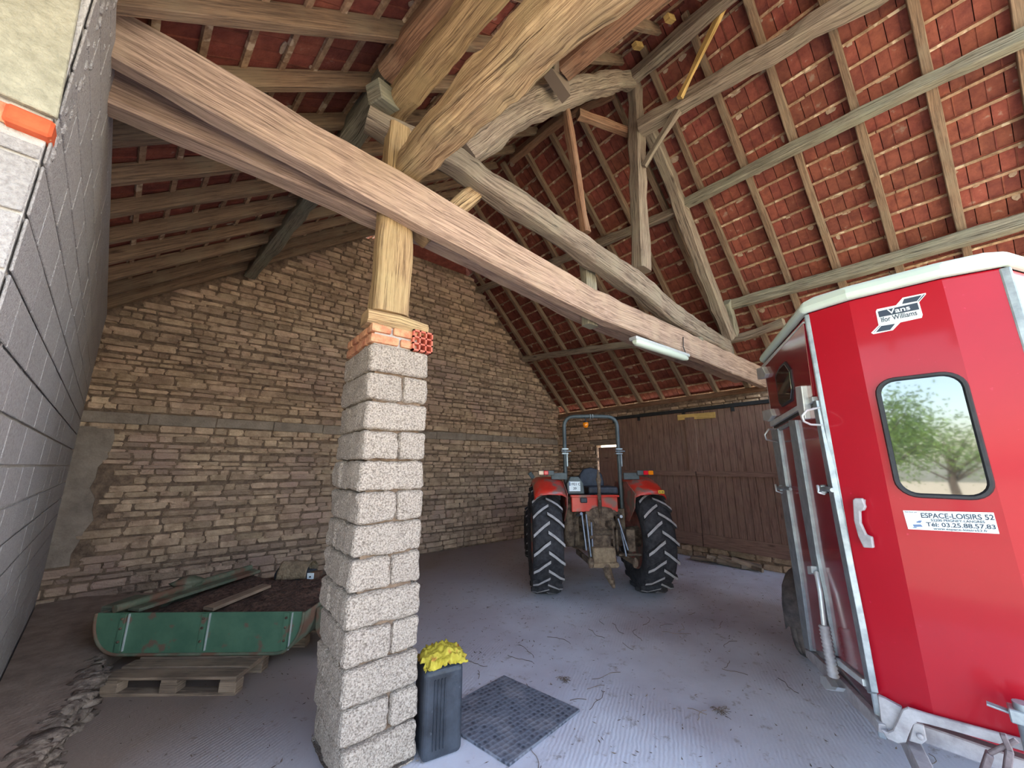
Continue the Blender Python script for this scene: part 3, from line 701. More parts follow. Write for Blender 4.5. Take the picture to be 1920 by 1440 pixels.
# upper truss chord
cs = [(695, 196, 224, 2.64), (780, 238, 275, 2.58), (862, 266, 312, 2.50), (924, 317, 358, 2.45), (1010, 375, 414, 2.38), (1107, 441, 480, 2.33), (1217, 518, 560, 2.30), (1278, 571, 609, 2.30), (1372, 638, 662, 2.33)]
timber('truss_chord', [spx(*c, .2) for c in cs], 'oldgrey', 'rough crooked truss chord with lime drips above the pale beam pair', 'beam', rough=.010, ns=16, step=.08, ch=.02)
bc = lambda px, py, Y: atY(px, py, Y)
timber('king_post', [(bc(1203, 508, 2.42), .22, .18), (bc(1196, 330, 2.4), .21, .18), (bc(1190, 150, 2.36), .2, .17)], 'oldgrey',
       'upright grey king post rising from the chord to the ridge', 'post', up=(0, 1, 0), rough=.012)
timber('principal_rafter', [(bc(1214, 236, 2.40), .17, .2), (bc(1262, 350, 2.40), .17, .21), (bc(1326, 525, 2.40), .17, .22), (bc(1368, 636, 2.40), .17, .22)], 'oldgrey',
       'thick straight principal timber leaning from the king post down to the chord end', 'beam', rough=.014)
timber('principal_rafter', [(bc(1183, 152, 2.35), .2, .26), (bc(1130, 157, 2.37), .21, .27), (bc(1050, 180, 2.42), .22, .28), (bc(968, 215, 2.48), .22, .3), (bc(905, 262, 2.55), .22, .3), (bc(868, 288, 2.58), .2, .26)],
       'oldgrey', 'bowed dark grey timber curving from the king post down behind the big log', 'beam', rough=.014, ns=20, step=.08, ch=.16)
timber('hanger', [(bc(1058, 188, 2.48), .085, .09), (bc(1098, 437, 2.44), .09, .09)], 'brown', 'thin reddish pole between the bowed timber and the truss chord', 'pole', up=(0, 1, 0))
timber('strut', [(bc(1100, 468, 2.60), .18, .12), (bc(1106, 612, 2.60), .17, .11)], 'green', 'mossy stub post squeezed between the beam pair, its sawn foot showing below', 'post', up=(0, 1, 0), rough=.012)
timber('strut', [(bc(1268, 582, 2.50), .14, .12), (bc(1280, 650, 2.5), .14, .12)], 'green', 'second mossy stub post, between the chord and the beam pair near the lamp', 'post', up=(0, 1, 0))
timber('strut', [(bc(1366, 650, 2.44), .12, .12), (bc(1372, 690, 2.44), .12, .12)], 'green', 'small stub post under the far end of the truss chord', 'post', up=(0, 1, 0))
timber('log_stub', [(bc(1282, 628, 2.6), .15, .15), (bc(1312, 641, 2.35), .14, .14)], 'green', 'sawn round log end poking out over the pale beam', 'log', ch=.28)
timber('knee_brace', [(bc(922, 338, 2.62), .13, .15), (bc(868, 380, 2.66), .14, .15), (bc(786, 446, 2.70), .13, .14)], 'log', 'split knee brace slanting from the post up to the truss chord', 'brace', rough=.014)
# logs running out towards the open front, on the skew of the left slope
q = atZ(763, 312, 4.28); dv = Vector((.114, -.9935, 0))
timber('hewn_beam', [(Vector((1.02, 2.66, 4.28)), .22, .24), (Vector((1.08, 2.1, 4.28)), .26, .27), (Vector((1.19, 1.3, 4.28)), .28, .30), (Vector((1.30, .4, 4.30)), .30, .32), (Vector((1.45, -1.0, 4.31)), .30, .32), (Vector((1.53, -1.7, 4.33)), .30, .32)],
       'log', 'huge rough hewn log with flaking bark, its butt end on the pillar post', 'beam', rough=.016, ch=.14, ns=24, step=.07)
timber('hewn_beam', [(Vector((.93, 2.78, 4.95)), .20, .22), (Vector((.98, 2.3, 4.95)), .20, .24), (Vector((1.11, 1.3, 4.95)), .20, .25), (Vector((1.31, -.4, 4.98)), .21, .26), (Vector((1.46, -1.7, 5.0)), .21, .26)],
       'post', 'second long log with a lengthwise split, above and beside the huge one', 'beam', rough=.012, ch=.12, ns=24, step=.08)
pl3 = [atL(470, 512, -.1), atL(578, 375, -.1), atL(655, 258, -.1), atL(745, 130, -.1), atL(853, 0, -.1)]
dd = (pl3[4] - pl3[2]).normalized()
timber('purlin', [(pl3[0], .17, .2), (pl3[1], .18, .2), (pl3[2], .19, .22), (pl3[3], .19, .21)], 'green',
       'lichen grey purlin carrying the deep plank rafters, running from the gable past the post', 'purlin', rough=.016)
q3 = [atL(745, 122, -.13), atL(852, 0, -.13)]; d3_ = (q3[1] - q3[0]).normalized()
timber('purlin', [(q3[0] - d3_ * .1, .23, .24), (q3[1], .24, .25), (q3[1] + d3_ * 3.0, .24, .25)], 'brown', 'broad brown purlin with round knots, butted on the lichen grey one', 'purlin', rough=.012, ns=16, step=.1, ch=.08)
a, b2 = atZ(1058, 128, 5.98), atZ(1207, 0, 5.98); dd = (b2 - a).normalized()
timber('purlin', [(a, .19, .2), (b2, .2, .2), (b2 + dd * 3.0, .2, .2)], 'brown', 'reddish brown sawn purlin chocked on the bowed timber', 'purlin')
timber('strut', [(bc(1039, 110, 2.42), .1, .1), (bc(1040, 165, 2.42), .1, .1)], 'oldgrey', 'tiny upright peg behind the chock of the reddish purlin', 'post', up=(0, 1, 0))
mb = MB(); c0 = a + Vector((0, .03, -.12)); mb.prism([c0 + Vector((-.16, 0, .02)), c0 + Vector((.12, 0, -.12)), c0 + Vector((.10, 0, .1))], (0, 1, 0), .12)
tag(mb.build('chock', M['oldgrey']), 'triangular wooden chock wedged under the end of the reddish purlin', 'chock')
mb = MB(); mb.bar(bc(700, 170, 2.62), bc(735, 196, 2.7), .16, .16); 
tag(mb.build('packing_block', M['green'], bev=.01), 'pale green block packed between the post head and the lichen grey purlin', 'block')
# right slope: ridge, purlins, plate
def rl(pts, dz): return [atR(px, py, dz) for px, py in pts]
r1 = rl([(1170, 160), (1335, 20)], -.12); dd = (r1[1] - r1[0]).normalized()
timber('ridge_beam', [(r1[0], .16, .18), (r1[1], .16, .18), (r1[1] + dd * 3.6, .16, .18)], 'oldgrey', 'grey ridge beam from the king post out to the open front', 'beam', rough=.012)
r2 = rl([(960, 298), (1060, 218), (1150, 172)], -.14)
timber('ridge_beam', [(p, .14, .16) for p in r2], 'brown', 'dark brown ridge beam between the king post and the far hip', 'beam')
u1, u2 = atX(1206, 236, 4.3), atX(1620, -4, 4.78); dd = (u2 - u1).normalized()
timber('purlin', [(u1 + dd * -.05, .2, .2), (u1.lerp(u2, .5) + Vector((0, 0, -.02)), .21, .21), (u2, .21, .21), (u2 + dd * 2.4, .2, .2)], 'oldgrey', 'stout streaked purlin just below the ridge, tenoned into the king post', 'purlin', rough=.018)
v = rl([(1300, 375), (1600, 222), (1920, 70)], -.1); dd = (v[2] - v[1]).normalized()
timber('purlin', [(v[0] + (v[0] - v[1]).normalized() * .25, .13, .15), (v[0], .13, .15), (v[1], .13, .15), (v[2], .13, .15), (v[2] + dd * 1.5, .13, .15)], 'green', 'straight silvery purlin crossing the middle of the bright red slope', 'purlin')
v = rl([(893, 545), (1050, 488), (1200, 425), (1290, 385)], -.1)
timber('purlin', [(p, .13, .15) for p in v], 'oldgrey', 'crooked purlin from the stone gable to the straight principal timber, behind the king post', 'purlin', rough=.014)
v = rl([(1362, 574), (1600, 508), (1920, 414)], -.1); dd = (v[2] - v[1]).normalized()
timber('purlin', [(v[0], .14, .17), (v[1], .14, .17), (v[2], .14, .17), (v[2] + dd * 1.7, .14, .17)], 'green', 'greenish purlin passing just above the red horse trailer', 'purlin')
v = rl([(982, 674), (1160, 648), (1300, 642), (1390, 632), (1470, 604)], -.1)
timber('purlin', [(p, .12, .14) for p in v], 'oldgrey', 'lowest grey purlin, from the stone gable across to behind the trailer', 'purlin', rough=.012)
timber('wall_plate', [(Vector((8.25, 7.75, 3.29)), .13, .11), (Vector((8.25, 2.6, 3.29)), .13, .11), (Vector((8.25, YF, 3.29)), .13, .11)], 'brown', 'dark wall plate lying on the wall above the plank door', 'beam')
timber('batten', [(atX(1357, 12, 4.32), .07, .05), (atX(1274, 184, 4.28), .07, .05)], 'yellow', 'new yellow batten slanting from the ridge down to the stout streaked purlin', 'batten', up=(1, 0, 0), ch=.05)
timber('brace', [(atX(1270, 208, 4.36), .09, .07), (atX(1207, 312, 4.3), .09, .07)], 'oldgrey', 'thin grey brace between the stout streaked purlin and the king post', 'brace', up=(1, 0, 0))
timber('brace', [(bc(1084, 214, 2.75), .1, .12), (bc(1178, 249, 2.5), .1, .12)], 'brown', 'dark horizontal rail meeting the far side of the king post', 'rail', up=(0, 0, 1))
timber('brace', [(atY(905, 294, 4.2), .06, .09), (atY(1000, 208, 4.0), .06, .09)], 'oldgrey', 'slender grey brace in the gloom of the far hip', 'brace')
timber('brace', [(atY(930, 272, 4.6), .09, .1), (atY(1052, 214, 4.3), .09, .1)], 'oldgrey', 'grey collar in the gloom behind the bowed timber', 'brace')
mb = MB(); mb.bar(atR(1362, 566, -.2), atR(1378, 628, -.25), .12, .2, (1, 0, 1)); tag(mb.build('cleat', M['green'], bev=.01), 'bleached cleat holding the greenish purlin against the straight principal timber', 'block')
for (px, py), wd in (((1255, 35), 'pair nearer the open front'), ((1195, 86), 'pair nearer the king post')):
    p = atL(px, py, -.02); mb = MB(); mb.bar(p + Vector((.10, 0, .08)), p + Vector((-.08, 0, -.06)), .07, .075, (-.76, 0, 1))
    tag(mb.build('rafter_end', M['yellow'], bev=.004), f'fresh cut rafter end under the ridge, of the {wd}', 'rafter')

# fluorescent batten lamp on the near beam
a, b2 = atY(1186, 634, 2.36), atY(1287, 668, 2.30)
root = thing('tube_lamp', 'unlit ribbed plastic tube lamp fixed under the nearer pale beam', 'lamp', a)
mb = MB(); mb.bar(a, b2, .11, .045); mb.build('housing', M['alu'], root, bev=.012, seg=2)
mb = MB(); d_ = (b2 - a).normalized(); o_ = Vector((0, -.01, -.04))
mb.tube([a + o_ + d_ * .02, a + o_ + d_ * .05] + [a.lerp(b2, f) + o_ for f in (.1, .5, .9)] + [b2 + o_ - d_ * .02], [.03, .047, .05, .05, .05, .03], 12)
mb.build('diffuser', M['diffuser'], root)
mb = MB(); mb.tube([atY(1281, 632, 2.335), atY(1281, 650, 2.32), atY(1286, 663, 2.30)], .006, 6); mb.build('cable', M['blackrub'], root)

# ================================================================ PILLAR
root = thing('block_pillar', 'rough split-face concrete block pillar with weathered brick courses on top', 'pillar', (1.05, 2.85, 0))
def rough_block(mb, x0, x1, y0, y1, z0, z1, amp, seed, n=(9, 10, 4), mi=0, crn=.03):
    nx, ny, nz = n; vs = {}; V = []; F = []
    def vid(i, j, k):
        if (i, j, k) in vs: return vs[(i, j, k)]
        x, y, z = x0 + (x1 - x0) * i / nx, y0 + (y1 - y0) * j / ny, z0 + (z1 - z0) * k / nz
        c = Vector(((x0 + x1) / 2, (y0 + y1) / 2, (z0 + z1) / 2)); p = Vector((x, y, z))
        h = Vector(((x1 - x0) / 2, (y1 - y0) / 2, (z1 - z0) / 2)); r_ = crn
        q = p - c; inner = Vector((max(-h.x + r_, min(h.x - r_, q.x)), max(-h.y + r_, min(h.y - r_, q.y)), max(-h.z + r_, min(h.z - r_, q.z))))
        dlt = q - inner
        if dlt.length > 1e-6: dlt = dlt.normalized() * r_
        p = c + inner + dlt
        nn = dlt.normalized() if dlt.length > 1e-6 else Vector()
        s1 = noise.noise(p * 9 + Vector((seed * 3.1, 0, 0))) + .6 * noise.noise(p * 26)
        s1 += .5 * noise.noise(p * 60); p += nn * (amp * s1)
        vs[(i, j, k)] = len(V); V.append(p); return vs[(i, j, k)]
    for k in (0, nz):
        for i in range(nx):
            for j in range(ny):
                f = (vid(i, j, k), vid(i + 1, j, k), vid(i + 1, j + 1, k), vid(i, j + 1, k)); F.append(f if k else f[::-1])
    for j in (0, ny):
        for i in range(nx):
            for k in range(nz):
                f = (vid(i, j, k), vid(i + 1, j, k), vid(i + 1, j, k + 1), vid(i, j, k + 1)); F.append(f[::-1] if j else f)
    for i in (0, nx):
        for j in range(ny):
            for k in range(nz):
                f = (vid(i, j, k), vid(i, j + 1, k), vid(i, j + 1, k + 1), vid(i, j, k + 1)); F.append(f if i else f[::-1])
    mb.add(V, F, mi, None, False)
mb = MB(); z = 2.705; rnd = random.Random(17)
offs = [(0, 0), (.0, .008), (.003, .012), (0, .005), (-.003, .01), (0, .012), (-.002, .012), (-.006, .02), (-.008, .03), (-.002, .03), (.0, .03), (.014, .045), (.026, .04), (.02, .04)]
i = 0
while z > 0.0:
    z0 = max(0.0, z - .2055); oa, ob = offs[min(i, 13)]; fy = 2.57 + rnd.uniform(-.010, .012)
    xa, xb = .83 + oa, 1.285 + ob; g = .0055
    if i % 2 == 1:      # split course: two blocks side by side
        xm = xa + (xb - xa) * rnd.uniform(.55, .64)
        rough_block(mb, xa, xm - .003, fy, 3.2, z0 + g, z - g, .011, i, n=(14, 20, 9)); rough_block(mb, xm + .003, xb, fy + rnd.uniform(-.01, .01), 3.2, z0 + g, z - g, .011, i + 50, n=(10, 20, 9))
    else:
        rough_block(mb, xa, xb, fy, 2.985, z0 + g, z - g, .011, i, n=(24, 16, 9)); rough_block(mb, xa + rnd.uniform(-.01, .01), xb, 2.995, 3.2, z0 + g, z - g, .011, i + 70, n=(20, 9, 9))
    z -= .2055; i += 1
mb.box((1.07, 2.89, 1.35), (.36, .54, 2.68), mi=1)
mb.build('block_courses', [M['splitblock'], M['mortar']], root)
mb = MB(); rnd = random.Random(8)
for c, (za, zb) in enumerate(((2.705, 2.775), (2.785, 2.85))):
    x = .83 - .0 * c
    for L in ((.22, .13) if c == 0 else (.16, .2)):
        rough_block(mb, x, x + L - .012, 2.575, 2.69, za + .004, zb, .004, c * 9 + int(L * 100), n=(6, 4, 3), crn=.012); x += L
    y = 2.70
    for L in (.2, .16, .12): rough_block(mb, .83, .94, y, y + L - .012, za + .004, zb, .004, c * 7 + int(L * 50), n=(4, 6, 3), crn=.012); y += L
mb.build('brick_course', M['brick'], root)
mb = MB(); mb.box((1.03, 2.88, 2.775), (.34, .56, .145)); mb.build('mortar_bed', M['joint'], root)
# hollow red brick: shell, two webs each way
mb = MB(); hx0, hx1, hz0, hz1, y0, y1 = 1.135, 1.30, 2.70, 2.865, 2.555, 2.80
t = .012
for i in range(4):
    x = hx0 + (hx1 - hx0 - t) * i / 3 + t / 2; mb.box((x, (y0 + y1) / 2, (hz0 + hz1) / 2), (t, y1 - y0, hz1 - hz0))
for i in range(4):
    z = hz0 + (hz1 - hz0 - t) * i / 3 + t / 2; mb.box(((hx0 + hx1) / 2, (y0 + y1) / 2, z), (hx1 - hx0, y1 - y0, t))
mb.box(((hx0 + hx1) / 2, y1 - .01, (hz0 + hz1) / 2), (hx1 - hx0, .01, hz1 - hz0))
o = mb.build('hollow_brick', M['hollow'], root); tag(o, 'red hollow brick with nine holes')
mb = timber_mb([((.80, 2.67, 2.905), .2, .10), ((1.0, 2.66, 2.905), .21, .12), ((1.24, 2.65, 2.895), .2, .11), ((1.265, 2.65, 2.89), .19, .10)], rough=.014, ch=.25, seed=77)
tag(mb.build('wood_pad', M['post']), 'short thick wooden pad between the brick courses and the oak post', 'block')

# ================================================================ BY THE PILLAR
root = thing('jerrycan', 'tall black plastic jerrycan at the foot of the block pillar', 'jerrycan', (1.50, 2.55, 0))
RJ = Matrix.Rotation(R(-12), 3, 'Z'); c = Vector((1.50, 2.62, 0))
mb = MB(); mb.box(c + Vector((0, 0, .26)), (.27, .26, .52), RJ); mb.build('canister', M['blackpl'], root, bev=.035, seg=4)
mb = MB()
for dx in (-.035, -.012, .012, .035): mb.bar(c + RJ @ Vector((dx - .03, -.133, .06)), c + RJ @ Vector((dx - .03, -.133, .46)), .010, .012, (0, 1, 0))
mb.build('rib', M['blackpl'], root, bev=.003)
mb = MB(); mb.tube([c + RJ @ Vector((-.07, 0, .52)), c + RJ @ Vector((-.06, 0, .555)), c + RJ @ Vector((.05, 0, .555)), c + RJ @ Vector((.06, 0, .52))], .014, 8); mb.build('handle', M['blackpl'], root)
# crumpled yellow cloth
bm = bmesh.new(); bmesh.ops.create_grid(bm, x_segments=30, y_segments=30, size=.5)
for v in bm.verts:
    x, y = v.co.x, v.co.y; r_ = math.hypot(x, y)
    n1 = noise.noise(Vector((x * 6, y * 6, 3))); n2 = noise.noise(Vector((x * 14, y * 14, 7)))
    v.co.x = x * .30 * (1 + .25 * n1); v.co.y = y * .26 * (1 + .25 * n2)
    v.co.z = .055 * max(0, 1 - r_ * 1.7) + .035 * abs(n1) + .028 * abs(n2) - (.03 if r_ > .5 else 0) + .02
for f in bm.faces: f.smooth = True
me = bpy.data.meshes.new('cloth'); bm.to_mesh(me); bm.free(); me.materials.append(M['ycloth'])
o = bpy.data.objects.new('yellow_cloth', me); C.objects.link(o); o.location = (1.50, 2.60, .535); o.rotation_euler = (0, 0, R(-10)); o.scale = (1.0, 1.0, 1.0)
md = o.modifiers.new('solid', 'SOLIDIFY'); md.thickness = .004
tag(o, 'crumpled yellow cloth lying on top of the black jerrycan', 'cloth')
# rubber mat
mb = MB(); q = [atZ(945, 1270, 0), atZ(1088, 1335, 0), atZ(955, 1440, 0)]; q.append(q[0] + q[2] - q[1]); mb.prism([p + Vector((0, 0, .002)) for p in q], (0, 0, 1), .018)
tag(mb.build('rubber_mat', M['mat'], bev=.004), 'square dark rubber mat with round cells on the concrete beside the jerrycan', 'mat')

# ================================================================ TRACTOR (local: x to its right, y forward)
def lb(mb, name, mats, parent, bev=0.0, seg=1):
    o = mb.build(name, mats, None, bev, seg); o.parent = parent; return o
TO = Vector((4.93, 3.90, 0)); TA = math.atan2(-.62, .785)
trac = thing('tractor', 'red tractor with folding roll bar parked facing the far corner', 'tractor', TO); trac.rotation_euler = (0, 0, TA)
def wheel(root, cx, cy, r, w_, rim_r, lugs, lh, side, rimmat, nm='rear_tyre', lw=.042):
    mb = MB(); hw = w_ / 2; rb = r - lh
    prof = [(rim_r, -hw * .72), (rim_r + .06, -hw * .96), (rb - .14, -hw), (rb - .05, -hw * .93), (rb - .012, -hw * .7), (rb, 0),
            (rb - .012, hw * .7), (rb - .05, hw * .93), (rb - .14, hw), (rim_r + .06, hw * .96), (rim_r, hw * .72)]
    c = Vector((cx, cy, r)); mb.lathe(c, (1, 0, 0), prof, 56, 0)
    def P(t, x, rr): return c + Vector((x, -rr * math.sin(t), -rr * math.cos(t)))     # t=0 at the ground, growing to the rear and up
    for i in range(lugs):
        for sgn in (-1, 1):
            t0 = 2 * math.pi * (i + (0.5 if sgn > 0 else 0)) / lugs; sw = .52 * w_ / r   # centre end leads upward
            pts = []
            for f in (0, .35, .7, 1.0):
                x = sgn * (-.03 * w_ + f * hw * 1.03); tt = t0 - sw * (f ** 1.15) * .78
                rr = r - (.002 if f < .8 else .028); pts.append((x, tt, rr))
            th = lw / r / 2
            vs = []
            for x, tt, rr in pts: vs += [P(tt - th * 1.5, x, rb - .03), P(tt - th, x, rr), P(tt + th, x, rr), P(tt + th * 1.5, x, rb - .03)]
            sides = []; tops = []
            for k in range(3):
                a = k * 4
                tops.append((a + 1, a + 5, a + 6, a + 2)); sides += [(a, a + 4, a + 5, a + 1), (a + 2, a + 6, a + 7, a + 3)]
            sides += [(0, 1, 2, 3), (12, 15, 14, 13)]
            mb.add(vs, sides, 0); mb.add(vs, tops, 1)
    ty = lb(mb, nm, [M['tyre'], M['lug']], root)
    mb = MB(); s_ = side
    mb.lathe(c, (s_, 0, 0), [(.001, .02), (.10, .02), (.11, -.03), (rim_r * .62, -.05), (rim_r * .8, -.02), (rim_r * .93, .04), (rim_r * .95, hw * .7), (rim_r + .012, hw * .78),
                             (rim_r + .012, hw * .72), (rim_r - .01, hw * .60), (rim_r - .01, -hw * .60), (rim_r + .012, -hw * .78), (rim_r - .02, -hw * .74), (rim_r - .03, -hw * .6), (rim_r * .6, -hw * .42), (.001, -hw * .4)], 40, 0)
    for k in range(8):
        t = k * math.pi / 4; q = c + Vector((-s_ * .06, .17 * math.cos(t) * rim_r / .44, .17 * math.sin(t) * rim_r / .44)); mb.box(q, (.03, .03, .03), mi=1)
    lb(mb, nm.replace('tyre', 'rim'), [rimmat, M['mud']], ty)
wheel(trac, -.83, 0, .77, .44, .44, 19, .045, -1, M['rim']); wheel(trac, .73, 0, .77, .44, .44, 19, .045, 1, M['rim'])
wheel(trac, -.86, 2.15, .50, .30, .27, 17, .03, -1, M['rim'], 'front_tyre', .03); wheel(trac, .76, 2.15, .50, .30, .27, 17, .03, 1, M['rim'], 'front_tyre', .03)
# fenders
for s_, c0 in ((-1, -.78), (1, .67)):
    mb = MB(); arc = [R(a) for a in range(48, 166, 8)]
    sec = [(-.235, -.20), (-.23, -.02), (-.16, .03), (.02, .045), (.15, .03), (.215, -.015), (.235, -.07)]
    if s_ < 0: sec = [(-x, h) for x, h in sec][::-1]
    vs = []
    for a in arc:
        for x, h in sec: rr = .865 + h; vs.append((c0 + x, -rr * math.cos(a), .77 + rr * math.sin(a)))
    k = len(sec); fs = [(i * k + j, i * k + j + 1, (i + 1) * k + j + 1, (i + 1) * k + j) for i in range(len(arc) - 1) for j in range(k - 1)]
    mb.add(vs, fs, 0, None, True); o = lb(mb, 'fender', M['tred'], trac); md = o.modifiers.new('s', 'SOLIDIFY'); md.thickness = .012
    mb = MB(); xi = c0 - s_ * .235
    mb.prism([(xi, -.50, 1.24), (xi, -.56, 1.45), (xi, -.2, 1.60), (xi, .4, 1.58), (xi, .6, 1.3), (xi, .6, 1.0), (xi, -.2, 1.02)], (1, 0, 0), .012)
    lb(mb, 'fender_side', M['rim'], trac)
    # lamps on their grey brackets
    mb = MB(); mb.box((c0 + s_ * .03, -.30, 1.735), (.24, .03, .07)); mb.box((c0 - s_ * .17, -.26, 1.685), (.24, .04, .1)); lp = lb(mb, 'lamp_bracket', M['tgrey'], trac, .006)
    mb = MB(); mb.box((c0 + s_ * .11, -.325, 1.737), (.075, .035, .062)); lb(mb, 'orange_lens', M['lor'] if s_ > 0 else M['lwhite'], lp, .008)
    mb = MB(); mb.box((c0 + s_ * .035, -.325, 1.737), (.07, .035, .062)); lb(mb, 'red_lens', M['lred'], lp, .008)
mb = MB(); mb.box((.80, -.612, 1.475), (.085, .006, .045)); yl = lb(mb, 'speed_label', M['ylabel'], trac)
# roll bar
hx, cx, zt, r_ = .43, -.055, 2.62, .15
pts = [(cx - hx, -.1, 1.15), (cx - hx, -.1, 1.7), (cx - hx, -.1, zt - r_)] + [(cx - hx + r_ - r_ * math.cos(a), -.1, zt - r_ + r_ * math.sin(a)) for a in (R(22), R(45), R(68), R(90))]
pts += [(cx, -.1, zt + .005)] + [(cx + hx - r_ + r_ * math.sin(a), -.1, zt - r_ + r_ * math.cos(a)) for a in (0, R(22), R(45), R(68), R(90))] + [(cx + hx, -.1, 1.7), (cx + hx, -.1, 1.15)]
mb = MB(); mb.tube(pts, .031, 10); rb_ = lb(mb, 'roll_bar', M['tgrey'], trac)
for x in (cx - hx, cx + hx):
    mb = MB()
    for z in (2.10, 2.03): mb.box((x, -.1, z), (.10, .09, .022))
    mb.tube([(x - .06, -.14, 2.065), (x + .09, -.14, 2.065)], .009, 8); mb.box((x + .03, -.1, 1.93), (.02, .07, .2)); lb(mb, 'hinge', M['steel'], rb_)
mb = MB()
for x in (-.06, -.02): mb.tube([(x, -.135, 2.655), (x, -.14, 2.60), (x, -.1, 2.575)], .006, 6)
lb(mb, 'strap', M['steel'], rb_)
mb = MB(); mb.tube([(-.14, -.12, 2.6), (-.14, -.13, 2.53)], .008, 6); mb.lathe((-.14, -.13, 2.52), (0, 0, 1), [(.001, .03), (.035, .02), (.045, 0), (.001, 0)], 16, 0)
bc_ = lb(mb, 'beacon_base', M['blackpl'], trac); mb = MB(); mb.lathe((-.14, -.13, 2.435), (0, 0, 1), [(.001, 0), (.03, .005), (.045, .04), (.045, .085), (.001, .085)], 16, 0); lb(mb, 'beacon', M['lor'], bc_)
# seat, box, number plate
mb = MB(); sp = [(-.19, 0), (-.21, .12), (-.19, .25), (-.12, .34), (0, .37), (.12, .34), (.19, .25), (.21, .12), (.19, 0)]
mb.prism([(x + .0, .22 + z * .2, 1.45 + z) for x, z in sp], (0, 1, -.2), .10); lb(mb, 'seat_back', M['seat'], trac, .03, 3)
mb = MB(); mb.box((.07, -.02, 1.47), (.46, .42, .11)); lb(mb, 'seat_cushion', M['seat'], trac, .03, 3)
mb = MB(); mb.prism([(-.50, -.36, 1.43), (-.25, -.36, 1.43), (-.26, -.36, 1.58), (-.33, -.36, 1.68), (-.45, -.36, 1.68), (-.51, -.36, 1.58)], (0, 1, 0), .16); tb = lb(mb, 'tool_box', M['tgrey'], trac, .012, 2)
mb = MB(); mb.box((-.395, -.368, 1.54), (.165, .006, .14)); npl = lb(mb, 'number_plate', M['white'], tb)
# hydraulic and gear parts
mb = MB(); mb.box((-.115, -.38, 1.29), (.68, .05, .22)); mb.box((-.115, -.40, 1.405), (.72, .09, .03)); lb(mb, 'rear_panel', M['tred'], trac, .008)
mb = MB(); mb.box((-.28, -.42, 1.345), (.10, .05, .07)); lb(mb, 'socket', M['blackpl'], trac, .01)
mb = MB(); mb.tube([(-.05, -.45, .98), (-.05, -.45, 1.16), (-.055, -.46, 1.2), (-.055, -.46, 1.55), (-.055, -.46, 1.62), (-.055, -.46, 1.78)], [.013, .015, .028, .024, .034, .014], 10)
mb.ball((-.055, -.46, 1.64), .042, 10); lb(mb, 'top_link', M['mud'], trac)
mb = MB(); mb.ball((-.02, -.40, 1.19), .12, 12, sq=(1.5, .5, .55), jit=.2, seed=3); mb.ball((.10, -.37, 1.16), .11, 12, sq=(1.2, .6, .6), jit=.2, seed=4)
mb.box((-.06, -.25, .98), (.40, .4, .42)); mb.lathe((-.23, -.3, 1.02), (0, 1, 0), [(.001, -.2), (.07, -.2), (.10, -.14), (.10, .1)], 14); mb.lathe((.09, -.3, 1.02), (0, 1, 0), [(.001, -.2), (.06, -.2), (.09, -.14), (.09, .1)], 14)
mb.lathe((-.9, 0, .77), (1, 0, 0), [(.001, .12), (.15, .12), (.15, .3), (.12, .42), (.17, .55), (.17, .9), (.17, 1.15), (.12, 1.3), (.15, 1.42), (.15, 1.6), (.001, 1.6)], 20)
mb.lathe((-.46, -.16, 1.0), (0, 0, 1), [(.001, -.34), (.08, -.33), (.095, -.2), (.07, .0), (.085, .2), (.05, .38), (.001, .38)], 12)
mb.box((-.40, -.1, .98), (.16, .2, .5)); mb.box((.31, -.1, .95), (.14, .2, .5)); mb.box((-.06, .9, .75), (.34, 1.9, .34))
lb(mb, 'gear_housing', M['mud'], trac, .02, 2)
mb = MB()
for x0, x1, z0, z1 in ((-.33, -.31, 1.16, .70), (-.27, -.25, 1.16, .62), (-.20, -.22, 1.05, .66), (.19, .27, 1.10, .70), (.22, .24, .95, .62)): mb = MB(); mb.tube([(x0, -.5, z0), (x1, -.62, z1)], .014, 8); lb(mb, 'lift_rod', M['rod'], trac)
for q in ([(-.36, -.30, 1.12), (-.34, -.52, 1.17)], [(.25, -.30, 1.12), (.23, -.52, 1.13)]): mb = MB(); mb.tube(q, .022, 8); lb(mb, 'lift_arm', M['rod'], trac)
mb = MB()
for x in (-.34, .24):
    mb.bar((x, -.1, .58), (x + .03, -.85, .60), .05, .07); mb.ball((x + .03, -.88, .60), .06, 10, sq=(.7, .8, 1.1))
mb.bar((.16, -.52, .62), (.48, -.52, .62), .05, .03); mb.bar((.16, -.5, .66), (.16, -.5, .95), .03, .03); mb.box((.36, -.45, .8), (.12, .1, .3))
lb(mb, 'lower_link', M['mud'], trac, .01)
mb = MB(); mb.bar((-.26, -.58, .50), (-.26, -.50, 1.02), .03, .03); mb.bar((.10, -.58, .50), (.10, -.50, 1.02), .03, .03); mb.bar((-.24, -.55, .86), (.1, -.55, .86), .06, .05)
mb.box((-.08, -.52, .80), (.26, .12, .12)); lb(mb, 'hitch_frame', M['mud'], trac, .01)
mb = MB(); mb.box((-.08, -.62, .64), (.32, .16, .22)); mb.box((-.08, -.66, .53), (.38, .14, .07)); lb(mb, 'hitch_block', M['mudlite'], trac, .03, 2)
mb = MB(); mb.tube([(-.06, -.68, .52), (-.05, -.74, .42), (-.03, -.80, .36), (-.02, -.86, .30)], [.06, .055, .045, .02], 10); lb(mb, 'tow_hook', M['mud'], trac)
